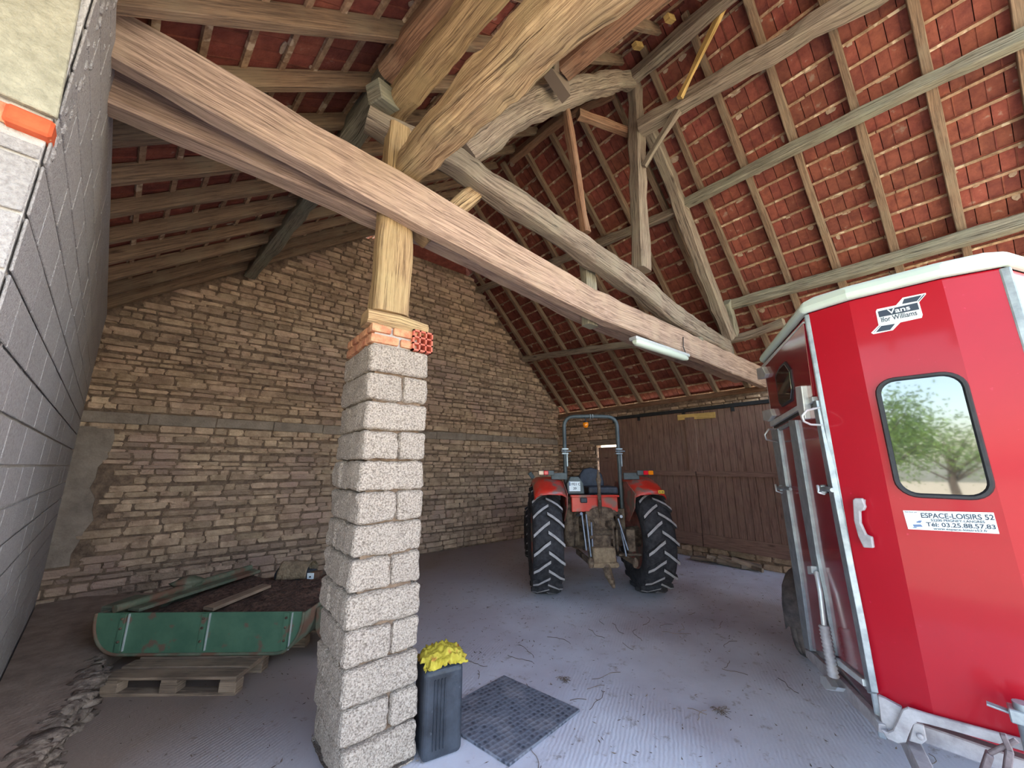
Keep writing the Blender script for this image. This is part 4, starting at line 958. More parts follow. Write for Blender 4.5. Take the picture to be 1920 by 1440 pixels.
# front end, mostly hidden
mb = MB(); mb.box((-.05, 2.0, 1.22), (.62, 1.75, .52)); mb.box((-.05, 2.86, 1.1), (.5, .1, .5)); lb(mb, 'bonnet', M['tred'], trac, .06, 3)
mb = MB(); mb.box((-.05, 1.0, 1.28), (.5, .35, .5)); mb.box((-.05, .5, .88), (1.0, 1.0, .04)); lb(mb, 'dashboard', M['blackpl'], trac, .02)
mb = MB(); cw = Vector((-.02, .72, 1.60)); ax = Vector((0, .5, 1)).normalized()
ringp = [cw + Vector((.19 * math.cos(t), .17 * math.sin(t), -.085 * math.sin(t))) for t in [k * math.pi / 10 for k in range(20)]]
mb.tube(ringp, .014, 8, closed=True); mb.tube([cw, cw - Vector((0, -.12, .3))], .02, 8); mb.tube([ringp[0], ringp[10]], .012, 6); lb(mb, 'steering_wheel', M['blackrub'], trac)
mb = MB(); mb.tube([(.12, .62, 1.45), (.14, .6, 1.72)], .01, 6); mb.ball((.14, .6, 1.74), .025, 8); mb.tube([(.2, .55, 1.4), (.23, .5, 1.62)], .01, 6); mb.ball((.23, .5, 1.64), .025, 8); lb(mb, 'lever', M['tred'], trac)
mb = MB(); mb.bar((-.92, .85, 1.62), (-.99, .85, 1.72), .05, .07); lb(mb, 'step_light', M['tgrey'], trac, .008)
mb = MB(); mb.bar((-.86, 2.15, .52), (.76, 2.15, .52), .14, .14); lb(mb, 'front_axle', M['mud'], trac, .02)

# ---- writing
def text_on(s, size, org, ux, uz, m_, parent, name, bold=0.0, ctr=True, local=True, th=.0012):
    """lettering as thin raised mesh: baseline centre at org, ux reading direction, uz up"""
    cu = bpy.data.curves.new('t', 'FONT'); cu.body = s; cu.size = size; cu.extrude = th; cu.offset = bold
    if ctr: cu.align_x = 'CENTER'
    t = bpy.data.objects.new('t', cu); C.objects.link(t); dg = bpy.context.evaluated_depsgraph_get()
    me = bpy.data.meshes.new_from_object(t.evaluated_get(dg)); bpy.data.objects.remove(t); me.name = name
    ux = Vector(ux).normalized(); uz = Vector(uz); uz = (uz - ux * uz.dot(ux)).normalized(); un = ux.cross(uz)
    for v in me.vertices: v.co = Vector(org) + ux * v.co.x + uz * v.co.y + un * v.co.z
    me.materials.clear(); me.materials.append(m_)
    o = bpy.data.objects.new(name, me); C.objects.link(o); o.parent = parent; return o
text_on('1921 C', .05, (-.385, -.3725, 1.555), (1, 0, 0), (0, 0, 1), M['navy'], npl, 'lettering', .0008)
text_on('39', .05, (-.395, -.3725, 1.492), (1, 0, 0), (0, 0, 1), M['navy'], npl, 'lettering', .0008)
mb = MB(); mb.box((-.468, -.3715, 1.575), (.016, .002, .05)); lb(mb, 'country_band', M['ink2'], npl)
text_on('A 28', .034, (.80, -.616, 1.463), (1, 0, 0), (0, 0, 1), M['navy'], yl, 'lettering', .0006)

# ================================================================ HORSE TRAILER (local: x along it away from the drawbar, y to the far side)
HN = Vector((2.87, .137, 0)); HA = math.atan2(.0471, .9989)
van = thing('horse_trailer', 'crimson horse trailer with pale roof and a black framed nose window', 'trailer', HN); van.rotation_euler = (0, 0, HA)
Wi = (Matrix.Translation(HN) @ Matrix.Rotation(HA, 4, 'Z')).inverted(); Wd = (Matrix.Rotation(HA, 3, 'Z'))
def onp(px, py, P0, n):      # sight line onto a plane given in trailer coordinates
    return Wi @ atp(px, py, (Matrix.Translation(HN) @ Matrix.Rotation(HA, 4, 'Z')) @ Vector(P0), Wd @ Vector(n))
FA, Fa, Fb, FB, FC, FD = Vector((0, .383, 0)), Vector((-.055, .18, 0)), Vector((-.055, -.18, 0)), Vector((0, -.383, 0)), Vector((1.124, .90, 0)), Vector((1.124, -.90, 0))
ZB, ZT, XB = .67, 2.79, 3.9
plan = [FB, Fb, Fa, FA, FC, Vector((XB, .90, 0)), Vector((XB, -.90, 0)), FD]
mb = MB(); k = len(plan); lo = [p + Vector((0, 0, ZB)) for p in plan]; hi = [p + Vector((0, 0, ZT)) for p in plan]
mb.add(lo + hi, [(i, i + k, (i + 1) % k + k, (i + 1) % k) for i in range(k)] + [tuple(range(k)), tuple(range(k, 2 * k))[::-1]])
body = lb(mb, 'body', M['red'], van, .012, 3)
# roof: moulded, overhanging, higher towards the middle
def grow(pl, d):
    c = Vector((1.9, 0, 0)); out = []
    for i, p in enumerate(pl):
        a, b2 = pl[i - 1], pl[(i + 1) % len(pl)]; t = (b2 - a).normalized(); nn = Vector((t.y, -t.x, 0))
        if nn.dot(p - c) < 0: nn = -nn
        out.append(p + nn * d)
    return out
mb = MB(); vs = []
LV = [(0.0, ZT), (.035, ZT + .0), (.04, ZT + .035), (.02, ZT + .075), (-.05, ZT + .105), (-.28, ZT + .15)]
for d, z in LV: vs += [p + Vector((0, 0, z)) for p in grow(plan, d)]
fs = [(a * k + i, (a + 1) * k + i, (a + 1) * k + (i + 1) % k, a * k + (i + 1) % k) for a in range(len(LV) - 1) for i in range(k)]
fs.append(tuple((len(LV) - 1) * k + i for i in range(k))[::-1]); mb.add(vs, fs, 0); lb(mb, 'roof', M['roofgrp'], van, .02, 3)
# chassis, nose apron, corner posts
def post(p, z0, z1, w_=.055, m_='alu', nm='corner_post'):
    mb = MB(); mb.bar(p + Vector((0, 0, z0)), p + Vector((0, 0, z1)), w_, w_, up=(1, 0, 0)); return lb(mb, nm, M[m_], van, .008, 2)
RN = Vector((-.418, .909, 0)).normalized(); RU = (FC - FA).normalized()
post(FA + Vector((.008, .0, 0)) + RU * .008, .50, ZT - .005, .034, 'steel'); post(FB + Vector((.012, .0, 0)), .55, ZT - .005, .04, 'steel'); post(FC + Vector((0, -.01, 0)), .44, ZT - .01, .04)
mb = MB(); nx = Vector((-1, 0, 0)); P_ = (-.06, 0, 0)
mb.prism([onp(x, y, (-.02, 0, 0), (1, 0, 0)) for x, y in ((1646, 1300), (1660, 1306), (1692, 1323), (1690, 1335), (1680, 1364), (1660, 1362), (1652, 1345))], nx, .03)
mb.prism([onp(x, y, (-.065, 0, 0), (1, 0, 0)) for x, y in ((1652, 1364), (1664, 1370), (1674, 1366), (1684, 1345), (1692, 1328), (1702, 1324), (1740, 1336), (1800, 1352), (1905, 1380), (1990, 1402),
     (1985, 1424), (1895, 1398), (1800, 1371), (1740, 1355), (1720, 1351), (1712, 1356), (1705, 1372), (1699, 1389), (1684, 1391), (1664, 1382))], nx, .02)
lb(mb, 'front_apron', M['dirtysteel'], van, .004)
mb = MB(); mb.prism([onp(x, y, (-.03, 0, 0), (1, 0, 0)) for x, y in ((1712, 1350), (1732, 1356), (1738, 1385), (1728, 1393), (1704, 1386))], nx, .02); mb.lathe(onp(1725, 1381, (-.06, 0, 0), (1, 0, 0)), (-1, 0, 0), [(.001, .008), (.011, .008), (.013, 0)], 12); lb(mb, 'bracket', M['dirtysteel'], van, .004)
mb = MB(); mb.bar(Vector((.15, .40, .52)), Vector((1.124, .86, .52)), .05, .10); mb.bar(Vector((.15, -.40, .52)), Vector((1.124, -.86, .52)), .05, .10)
mb.bar(Vector((1.1, .86, .5)), Vector((3.85, .86, .5)), .05, .12); mb.bar(Vector((1.1, -.86, .5)), Vector((3.85, -.86, .5)), .05, .12); mb.bar((1.15, 0, .55), (3.8, 0, .55), 1.5, .05, up=(0, 0, 1)); mb.bar((.1, 0, .57), (1.2, 0, .57), .7, .05, up=(0, 0, 1))
mb.bar((.1, -.2, .56), (.1, .36, .56), .06, .08)
lb(mb, 'chassis', M['dirtysteel'], van, .006)
mb = MB(); mb.bar((.35, .36, .50), (-1.05, .02, .47), .06, .095); mb.bar((.35, -.36, .50), (-1.05, -.02, .47), .06, .095); mb.box((-1.1, 0, .47), (.22, .12, .09)); lb(mb, 'drawbar', M['dirtysteel'], van, .006)
mb = MB(); mb.tube([(-1.2, 0, .5), (-1.32, 0, .52), (-1.4, 0, .49)], [.045, .05, .04], 10); mb.tube([(-1.1, 0, .52), (-.95, 0, .64), (-.85, 0, .66)], .018, 8); lb(mb, 'coupling', M['mud'], van)
mb = MB()
lp_ = [onp(x, y, (-.32, 0, 0), (1, 0, 0)) for x, y in ((1884, 1475), (1893, 1405), (1880, 1376), (1836, 1470), (1856, 1412), (1906, 1388))]
mb.bar(lp_[0], lp_[1], .020, .034, (1, 0, 0)); mb.bar(lp_[1], lp_[2], .018, .030, (1, 0, 0)); mb.bar(lp_[3], lp_[4], .02, .04, (1, 0, 0)); mb.tube([lp_[4], lp_[5]], .009, 8)
lb(mb, 'brake_lever', M['rustgrey'], van, .003)
mb = MB(); q = onp(1925, 1345, (-.16, 0, 0), (1, 0, 0)); mb.tube([q + Vector((0, 0, -.25)), q + Vector((0, 0, .05))], .03, 12); mb.box(q, (.07, .09, .05)); mb.tube([q + Vector((0, .02, 0)), q + Vector((0, .10, .01))], .010, 8); lb(mb, 'jockey_clamp', M['steel'], van, .004)
# wheels and mudguards
for s_ in (1, -1):
    for cx_ in (2.12, 2.85):
        wheel(van, cx_, 0, .33, .19, .18, 1, .012, s_, M['steel'], 'tyre', .001) if False else None
        mb = MB(); c = Vector((cx_, s_ * 1.075, .335))
        mb.lathe(c, (0, 1, 0), [(.19, -.075), (.235, -.095), (.30, -.098), (.322, -.082), (.331, -.05), (.324, -.047), (.331, -.043), (.333, -.005), (.326, 0), (.333, .005), (.331, .043), (.324, .047), (.331, .05), (.322, .082), (.30, .098), (.235, .095), (.19, .075)], 48)
        ty = lb(mb, 'tyre', M['tyredust'], van)
        mb = MB(); mb.lathe(c, (0, s_, 0), [(.001, .03), (.06, .03), (.1, .01), (.16, .02), (.185, .06), (.2, .08), (.2, -.07), (.001, -.05)], 32); lb(mb, 'rim', M['steel'], ty)
    mb = MB(); vs = []
    arc = [(1.72, .36), (1.72, .58), (1.82, .72), (2.0, .79), (2.5, .80), (2.92, .79), (3.12, .71), (3.24, .60), (3.28, .42)]
    for x, z in arc: vs += [(x, s_ * .90, z), (x, s_ * 1.16, z), (x, s_ * 1.185, z - .035)]
    fs = [(i * 3 + j, i * 3 + j + 1, i * 3 + j + 4, i * 3 + j + 3) for i in range(len(arc) - 1) for j in (0, 1)]; mb.add(vs, fs, 0, None, True)
    o = lb(mb, 'mudguard', M['tyredust'], van); md = o.modifiers.new('s', 'SOLIDIFY'); md.thickness = .012
# angled side with the front ramp and the small door above it
def rp(px, py, d=0.0): return onp(px, py, FA + RN * d, RN)
def pan(nm, pts, th, m_, parent=van, d=0.0, bev=.003):
    mb = MB(); mb.prism([rp(x, y, d) for x, y in pts], RN, th); return lb(mb, nm, M[m_], parent, bev, 2)
ud = pan('upper_door', [(1437, 688), (1512, 606), (1530, 742), (1453, 787)], .018, 'redramp')
pan('edge_strip', [(1450, 791), (1533, 743), (1535, 752), (1452, 800)], .03, 'alu', ud)
pan('gap_shade_strip', [(1453, 799), (1535, 752), (1537, 762), (1455, 808)], .012, 'blackrub', ud)  # dark strip standing in for the shaded gap below the upper door
pan('gutter', [(1430, 688), (1512, 602), (1512, 606), (1434, 692)], .02, 'alu', ud)
win = [(1460, 705), (1468, 687), (1479, 677), (1490, 692), (1495, 730), (1493, 751), (1473, 763), (1467, 754)]
pan('window_seal', win, .026, 'blackrub', ud); wc = (1478, 721)
pan('window_pane', [(wc[0] + (x - wc[0]) * .86, wc[1] + (y - wc[1]) * .9) for x, y in win], .030, 'glass', ud)
rmp = pan('ramp', [(1453, 806), (1537, 760), (1637, 1276), (1574, 1230), (1522, 1216)], .02, 'redramp')
pan('ramp_bar', [(1455, 806), (1468, 803), (1489, 940), (1513, 1090), (1531, 1222), (1520, 1216)], .04, 'steel', rmp)
pan('ramp_bar', [(1490, 788), (1503, 787), (1527, 930), (1544, 1040), (1562, 1130), (1579, 1232), (1567, 1228), (1549, 1120), (1531, 1040), (1511, 930)], .04, 'steel', rmp)
pan('ramp_bar', [(1458, 806), (1490, 790), (1490, 797), (1458, 812)], .032, 'steel', rmp)
pan('ramp_bar', [(1569, 1230), (1577, 1232), (1634, 1276), (1637, 1290), (1572, 1240)], .04, 'alu', rmp)
for pts in (((1534, 752), (1541, 750), (1590, 1000), (1626, 1180), (1648, 1300), (1640, 1302), (1618, 1190), (1580, 1000)),): pan('frame_post', pts, .03, 'steel')
pan('sill_beam', [(1518, 1219), (1530, 1224), (1580, 1268), (1640, 1330), (1662, 1360), (1662, 1376), (1640, 1352), (1575, 1290), (1520, 1232)], .03, 'dirtysteel')
pan('spring_bracket', [(1554, 1268), (1566, 1272), (1578, 1290), (1590, 1292), (1586, 1298), (1566, 1296), (1556, 1284)], .05, 'alu', d=.02)
# latches, wire springs, ramp spring
lt = pan('hatch_latch', [(1429, 690), (1441, 687), (1448, 700), (1445, 707), (1432, 711)], .05, 'alu', ud, bev=.008)
pan('hatch_latch', [(1440, 770), (1456, 766), (1461, 779), (1452, 790), (1443, 788)], .05, 'alu', ud, bev=.008)
pan('hatch_stay', [(1507, 724), (1519, 722), (1524, 760), (1527, 785), (1519, 787), (1511, 765)], .05, 'alu', ud, bev=.006)
def rtube(nm, pts, r_, m_, parent, n=8):
    mb = MB(); mb.tube([rp(x, y, d) for x, y, d in pts], r_, n); return lb(mb, nm, M[m_], parent)
rtube('wire_catch', [(1458, 804, .02), (1441, 805, .16), (1434, 815, .2), (1437, 824, .18), (1460, 829, .02)], .006, 'alu', rmp)
rtube('wire_catch', [(1536, 764, .02), (1512, 770, .12), (1504, 780, .16), (1507, 790, .15), (1520, 796, .1), (1542, 797, .02)], .006, 'alu', rmp)
for (x, y) in ((1462, 915), (1541, 917)):
    rtube('toggle_latch', [(x - 8, y - 6, .10), (x - 6, y + 6, .12), (x + 4, y + 9, .07)], .007, 'alu', rmp)
    rtube('toggle_latch', [(x - 2, y, .05), (x + 12, y, .05), (x + 20, y + 2, .05)], [.016, .014, .012], 'steel', rmp)
    mb = MB(); mb.box(rp(x + 4, y, .04), (.05, .03, .05)); lb(mb, 'toggle_plate', M['steel'], rmp, .006)
rtube('ramp_spring', [(1531, 1072, .05), (1538, 1110, .06), (1545, 1172, .07)], .014, 'alu', rmp, 12)
mb = MB(); a, b2 = rp(1545, 1172, .07), rp(1563, 1270, .07); n = 26
mb.tube([a.lerp(b2, i / n) for i in range(n + 1)], [.024 + .008 * (i % 2) for i in range(n + 1)], 12); lb(mb, 'spring_sleeve', M['dirtysteel'], rmp)
mb = MB(); mb.prism([rp(1526, 1062, .03), rp(1534, 1062, .03), rp(1536, 1076, .03), rp(1528, 1078, .03)], RN, .04); lb(mb, 'spring_eye', M['alu'], rmp, .004)
# nose: window, handle, stickers
NX = (-.055, 0, 0)
def np_(px, py): return onp(px, py, NX, (1, 0, 0))
yl_, yr_ = np_(1660, 830).y, np_(1846, 830).y; zt_, zb_ = np_(1738, 700).z, np_(1775, 936).z
def rrect(y0, y1, z0, z1, r_, x, n=6):
    out = []
    for cy, cz, a0 in ((y1 - r_, z1 - r_, 0), (y0 + r_, z1 - r_, 90), (y0 + r_, z0 + r_, 180), (y1 - r_, z0 + r_, 270)):
        for i in range(n + 1): t = R(a0 + 90 * i / n); out.append(Vector((x, cy + r_ * math.cos(t), cz + r_ * math.sin(t))))
    return out
y0_, y1_ = min(yl_, yr_), max(yl_, yr_)
o1 = rrect(y0_, y1_, zb_, zt_, .085, -.055); i1 = rrect(y0_ + .024, y1_ - .024, zb_ + .024, zt_ - .024, .065, -.055); k2 = len(o1)
mb = MB(); vs = o1 + [p + Vector((-.018, 0, 0)) + (q - p) * .25 for p, q in zip(o1, i1)] + [p + Vector((-.018, 0, 0)) + (q - p) * .7 for p, q in zip(o1, i1)] + [q + Vector((-.006, 0, 0)) for q in i1]
mb.add(vs, [(a * k2 + i, a * k2 + (i + 1) % k2, (a + 1) * k2 + (i + 1) % k2, (a + 1) * k2 + i) for a in range(3) for i in range(k2)]); wf = lb(mb, 'window_frame', M['blackrub'], van)
mb = MB(); mb.prism([q + Vector((-.004, 0, 0)) for q in i1], (-1, 0, 0), .004); lb(mb, 'window_pane', M['glass'], wf)
FN = Vector((Fa.y - FA.y, -(Fa.x - FA.x), 0)).normalized()
if FN.x > 0: FN = -FN
def hp(px, py, d): return onp(px, py, FA + FN * d, FN)
mb = MB(); out = [(1602, 937), (1606, 934), (1620, 934), (1626, 950), (1623, 957), (1616, 958), (1617, 980), (1627, 1002), (1638, 1006), (1641, 1027), (1622, 1026), (1612, 1005), (1604, 975)]
mb.prism([hp(x, y, .03) for x, y in out], FN, .022); mb.prism([hp(x, y, 0) for x, y in ((1604, 936), (1624, 936), (1624, 955), (1606, 955))], FN, .035); mb.prism([hp(x, y, 0) for x, y in ((1622, 1004), (1637, 1007), (1640, 1025), (1624, 1024))], FN, .035)
lb(mb, 'grab_handle', M['dirtysteel'], van, .005, 2)
def stick(pts, d, m_, parent, nm):
    mb = MB(); mb.prism([onp(x, y, (-.055 - d, 0, 0), (1, 0, 0)) for x, y in pts], (-1, 0, 0), .0015); return lb(mb, nm, M[m_], parent)
ds = stick([(1693, 957), (1863, 961), (1874, 1001), (1703, 992)], .001, 'white', van, 'dealer_sticker')
q0, q1, q2, q3 = [np_(*p) for p in ((1693, 957), (1863, 961), (1874, 1001), (1703, 992))]
sx = (q1 - q0).normalized(); W_ = (q1 - q0).length; sz = Vector((0, 0, 1)); H_ = (q0 - q3).length
def sp_(fx, fz): return q0 + sx * (W_ * fx) + (q3 - q0) * fz + Vector((-.0032, 0, 0))
def fit(s, fx0, fx1, fz, size, m_, parent, bold=.0004):
    o = text_on(s, size, (0, 0, 0), (1, 0, 0), (0, 1, 0), m_, parent, 'lettering', bold, ctr=False, th=.0006)
    xs_ = [v.co.x for v in o.data.vertices]; a_, b_2 = min(xs_), max(xs_); tgt = W_ * (fx1 - fx0); k_ = tgt / (b_2 - a_)
    c = sp_(fx0, fz)
    for v in o.data.vertices: v.co = c + sx * ((v.co.x - a_) * k_) + sz * v.co.y + Vector((-1, 0, 0)) * v.co.z
    return o
fit('ESPACE-LOISIRS 52', .20, .985, .36, H_ * .36, M['navy'], ds, .0006); fit('52200 PEIGNEY-LANGRES', .30, .88, .53, H_ * .17, M['navy'], ds, .0003)
fit('Tél: 03.25.88.57.83', .23, .97, .80, H_ * .30, M['navy'], ds, .0005); fit('www.espace-loisirs52.fr', .30, .88, .96, H_ * .16, M['navy'], ds, .0002); fit('distribué par', .015, .17, .10, H_ * .09, M['navy'], ds, .0)
lg = [(.12, .60), (.16, .52), (.195, .52), (.17, .64), (.13, .64)]
mb = MB(); mb.prism([sp_(*p) for p in lg], (-1, 0, 0), .0006); mb.prism([sp_(*p) for p in ((.07, .74), (.17, .72), (.185, .84), (.08, .86))], (-1, 0, 0), .0006); mb.prism([sp_(*p) for p in ((.055, .92), (.08, .87), (.12, .87), (.10, .92))], (-1, 0, 0), .0006); lb(mb, 'small_emblem', M['ink2'], ds)
# maker's emblem: slanted plate between two arrow ends
zz = lambda x, y: (1620 + x / 12, 530 + y / 12)
bw = [(160, 1130), (330, 960), (265, 650), (290, 600), (720, 510), (870, 340), (1390, 232), (1395, 260), (1240, 440), (1320, 720), (1300, 790), (820, 895), (650, 1070), (210, 1160)]
em = stick([zz(*p) for p in bw], .001, 'white', van, 'maker_emblem')
stick([zz(*p) for p in ((310, 650), (1200, 450), (1245, 600), (345, 780))], .003, 'navy', em, 'emblem_field')
stick([zz(*p) for p in ((900, 370), (1300, 280), (1190, 415), (860, 480))], .003, 'navy', em, 'emblem_field')
stick([zz(*p) for p in ((390, 975), (700, 925), (590, 1060), (270, 1115))], .003, 'navy', em, 'emblem_field')
stick([zz(*p) for p in ((360, 965), (375, 965), (225, 1120), (210, 1125))], .003, 'navy', em, 'emblem_line'); stick([zz(*p) for p in ((1340, 270), (1375, 262), (1225, 425), (1205, 425))], .003, 'navy', em, 'emblem_line')
stick([zz(*p) for p in ((350, 800), (1232, 612), (1280, 745), (1255, 765), (400, 935), (380, 920))], .0026, 'white', em, 'emblem_panel')
def etext(s, p0, p1, hh, m_, dd):
    a, b2 = [onp(*zz(*p), (-.055 - dd, 0, 0), (1, 0, 0)) for p in (p0, p1)]; o = text_on(s, .05, (0, 0, 0), (1, 0, 0), (0, 1, 0), m_, em, 'lettering', .0007, ctr=False, th=.0006)
    xs_ = [v.co.x for v in o.data.vertices]; ys_ = [v.co.y for v in o.data.vertices]; k_ = (b2 - a).length / (max(xs_) - min(xs_)); u_ = (b2 - a).normalized(); up = Vector((0, -u_.z, u_.y)); up = up if up.z > 0 else -up
    hz_ = hh / (max(ys_) - min(ys_))
    for v in o.data.vertices: v.co = a + u_ * ((v.co.x - min(xs_)) * k_) + up * ((v.co.y - min(ys_)) * hz_) + Vector((-1, 0, 0)) * v.co.z
ph = (onp(*zz(500, 600), NX, (1, 0, 0)) - onp(*zz(520, 710), NX, (1, 0, 0))).length
etext('Vans', (545, 715), (1045, 605), ph * .95, M['white'], .0052); etext('Ifor Williams', (400, 895), (1205, 725), ph * 1.0, M['navy'], .0048)

# ================================================================ LEFT SIDE: bank, pallets, hopper
PU, PV = Vector((.783, -.622, 0)), Vector((.622, .783, 0)); PO = Vector((-.37, 4.86, 0))
def L3(u, v, z): return PO + PU * u + PV * v + Vector((0, 0, z))
def pallet(u0, v0, label, rot=0.0):
    t = thing('pallet', label, 'pallet', L3(u0 + .55, v0 + .4, 0), 'pallets under the green hopper')
    for j in range(5):
        mb = MB(); v = v0 + .06 + j * .17; mb.bar(L3(u0, v, .131), L3(u0 + 1.1, v, .131), .135, .022); mb.build('top_board', M['plank'], t, bev=.003)
    for j in range(3):
        mb = MB(); v = v0 + .05 + j * .345; mb.bar(L3(u0, v, .011), L3(u0 + 1.1, v, .011), .10, .022); mb.build('bottom_board', M['plank'], t, bev=.003)
        mb = MB(); u = u0 + .07 + j * .48; mb.bar(L3(u, v0, .109), L3(u, v0 + .79, .109), .13, .022); mb.build('stringer_board', M['plank'], t, bev=.003)
        for i in range(3):
            mb = MB(); a = L3(u0 + .0 + i * .48, v, .06); mb.bar(a, a + PU * .14, .10, .076); mb.build('block', M['plank'], t, bev=.004)
    return t
pallet(0, .0, 'dusty wooden pallet, the nearer one, jutting out in front of the green hopper'); pallet(.14, .83, 'dusty wooden pallet, the farther one, under the middle of the green hopper')
hop = thing('hopper', 'long green steel hopper with rounded ends resting on pallets by the stone wall', 'hopper', L3(.5, .9, .16))
def prof(w0, w1, zt, zb, r_=.30):
    out = [(w0, zt)]
    for i in range(9): t = R(180 + 90 * i / 8); out.append((w0 + r_ * .85 + r_ * .85 * math.cos(t), zb + r_ + r_ * math.sin(t)))
    for i in range(9): t = R(270 + 90 * i / 8); out.append((w1 - r_ * .75 + r_ * .75 * math.cos(t), zb + r_ + r_ * math.sin(t)))
    out.append((w1, zt)); return out
mb = MB(); pf = prof(-.48, 1.43, .505, .16); mb.prism([L3(u, .34, z) for u, z in pf], PV, .012); fp = mb.build('front_panel', M['greenp'], hop)
mb = MB(); vs = []; secs = [(.345, -.48, 1.43), (.9, -.30, 1.45), (1.9, -.03, 1.47)]
for v, a, b2 in secs: vs += [L3(u, v, z) for u, z in prof(a, b2, .50, .16)]
kk = len(pf); mb.add(vs, [(i * kk + j, i * kk + j + 1, (i + 1) * kk + j + 1, (i + 1) * kk + j) for i in range(2) for j in range(kk - 1)], 0, None, True)
o = mb.build('trough', M['greend'], hop); md = o.modifiers.new('s', 'SOLIDIFY'); md.thickness = .012
mb = MB(); mb.tube([L3(u, .338, z) for u, z in pf], .014, 8); mb.build('rim_bead', M['greend'], hop)
for u in (-.22, .52, 1.28):
    mb = MB(); mb.bar(L3(u, .333, .19), L3(u, .333, .50), .05, .014, up=PV)
    rb2 = mb.build('rib', M['greenp'], hop, bev=.002)
    mb = MB(); mb.bar(L3(u + .045, .334, .19), L3(u + .05, .334, .50), .010, .012, up=PV); mb.build('weld_strip', M['alu'], rb2)
    mb = MB()
    for z in (.27, .38, .46): mb.lathe(L3(u, .328, z), -PV, [(.001, .012), (.010, .012), (.012, 0)], 8)
    mb.build('bolt', M['mud'], rb2)
mb = MB(); pf2 = prof(-.66, -.40, .49, .26, .12); mb.prism([L3(u, .55, z) for u, z in pf2], PV, .35); mb.build('side_chute', M['greend'], hop, bev=.01)
mb = MB(); pf2 = prof(1.46, 1.84, .48, .19, .14); mb.prism([L3(u, .52, z) for u, z in pf2], PV, .30); mb.build('side_chute', M['greend'], hop, bev=.01)
for nm, a, b2, w_, lab, mt in (('plank', (270 - 20, 1143), (480, 1070), .15, 'long grey board lying along the wall side of the green hopper', 'greend'), ('plank', (390, 1142), (500, 1098), .13, 'short pale board lying slantwise in the green hopper', 'plank')):
    p0, p1 = atZ(*a, .50), atZ(*b2, .53); mb = MB(); mb.bar(p0, p1, w_, .03); tag(mb.build(nm, M[mt], bev=.003), lab, 'board')
mb = MB(); p0, p1 = atZ(215, 1142, .54), atZ(470, 1064, .56); mb.tube([p0, p1], .035, 10); tag(mb.build('pipe', M['greend']), 'long dull pipe resting on the wall side rim of the green hopper', 'pipe')
# soil in it
mb = MB(); n = 26; vs = []
for i in range(n + 1):
    for j in range(n + 1):
        u, v = -.36 + 1.76 * i / n + .15 * j / n, .37 + 1.5 * j / n; e = min(i, j, n - i, n - j) / n
        z = .36 + .10 * min(1, e * 6) + .10 * max(0, (i / n - .45)) + .05 * noise.noise(Vector((u * 7, v * 7, 0))) + .02 * noise.noise(Vector((u * 25, v * 25, 4)))
        vs.append(L3(u, v, z))
mb.add(vs, [(i * (n + 1) + j, (i + 1) * (n + 1) + j, (i + 1) * (n + 1) + j + 1, i * (n + 1) + j + 1) for i in range(n) for j in range(n)], 0, None, True)
tag(mb.build('leafy_soil', M['soil']), 'dark heap of leafy soil filling the green hopper', 'soil', kind='stuff')
# gearbox behind the pillar
gp = atp(555, 1078, L3(0, 1.62, 0), PV)
g_ = thing('gearbox', 'greasy black gearbox draped with a rag beside the block pillar, on the soil', 'gearbox', gp + Vector((0, 0, -.12)))
mb = MB(); mb.lathe(gp, PU, [(.001, -.24), (.06, -.24), (.11, -.2), (.11, -.16), (.07, -.14), (.07, -.09), (.13, -.07), (.145, 0), (.13, .10), (.07, .14), (.07, .24), (.001, .24)], 18); mb.build('casing', M['blackpl'], g_)
mb = MB(); mb.box(gp + PU * .27 + Vector((0, 0, .0)) - PV * .05, (.13, .1, .11), Matrix.Rotation(math.atan2(PU.y, PU.x), 3, 'Z')); mb.build('bracket', M['greend'], g_, bev=.006)
mb = MB(); mb.box(gp + PU * .24 - PV * .12 + Vector((0, 0, .01)), (.085, .006, .085), Matrix.Rotation(math.atan2(PU.y, PU.x), 3, 'Z')); tg_ = mb.build('white_tag', M['white'], g_, bev=.004)
mb = MB(); mb.lathe(gp + PU * .24 - PV * .126 + Vector((0, 0, .01)), -PV, [(.001, .002), (.011, .002), (.011, 0)], 10); mb.build('tag_hole', M['blackpl'], tg_)
mb = MB(); mb.box(gp + Vector((0, 0, -.13)), (.3, .16, .12), Matrix.Rotation(math.atan2(PU.y, PU.x), 3, 'Z')); mb.build('foot', M['mud'], g_, bev=.02)
bm = bmesh.new(); bmesh.ops.create_grid(bm, x_segments=18, y_segments=14, size=.5)
for v in bm.verts:
    x, y = v.co.x, v.co.y; t = y * 3.4; n1 = noise.noise(Vector((x * 6, y * 5, 1)))
    p = gp + PU * (x * .36 + .02) - PV * math.sin(t) * (.155 + .02 * n1) + Vector((0, 0, math.cos(t) * (.155 + .02 * n1) + .01)); v.co = p
for f in bm.faces: f.smooth = True
me = bpy.data.meshes.new('rag'); bm.to_mesh(me); bm.free(); me.materials.append(M['mudlite']); o = bpy.data.objects.new('rag', me); C.objects.link(o); md = o.modifiers.new('s', 'SOLIDIFY'); md.thickness = .005
tag(o, 'dirty beige rag draped over the black gearbox', 'cloth')
mb = MB(); q = atZ(352, 1092, .58); mb.ball(q, .12, 12, sq=(1.2, .8, .5), jit=.35, seed=5); tag(mb.build('rag', M['greend']), 'crumpled grey green rag on the pipe at the wall side of the hopper', 'cloth')
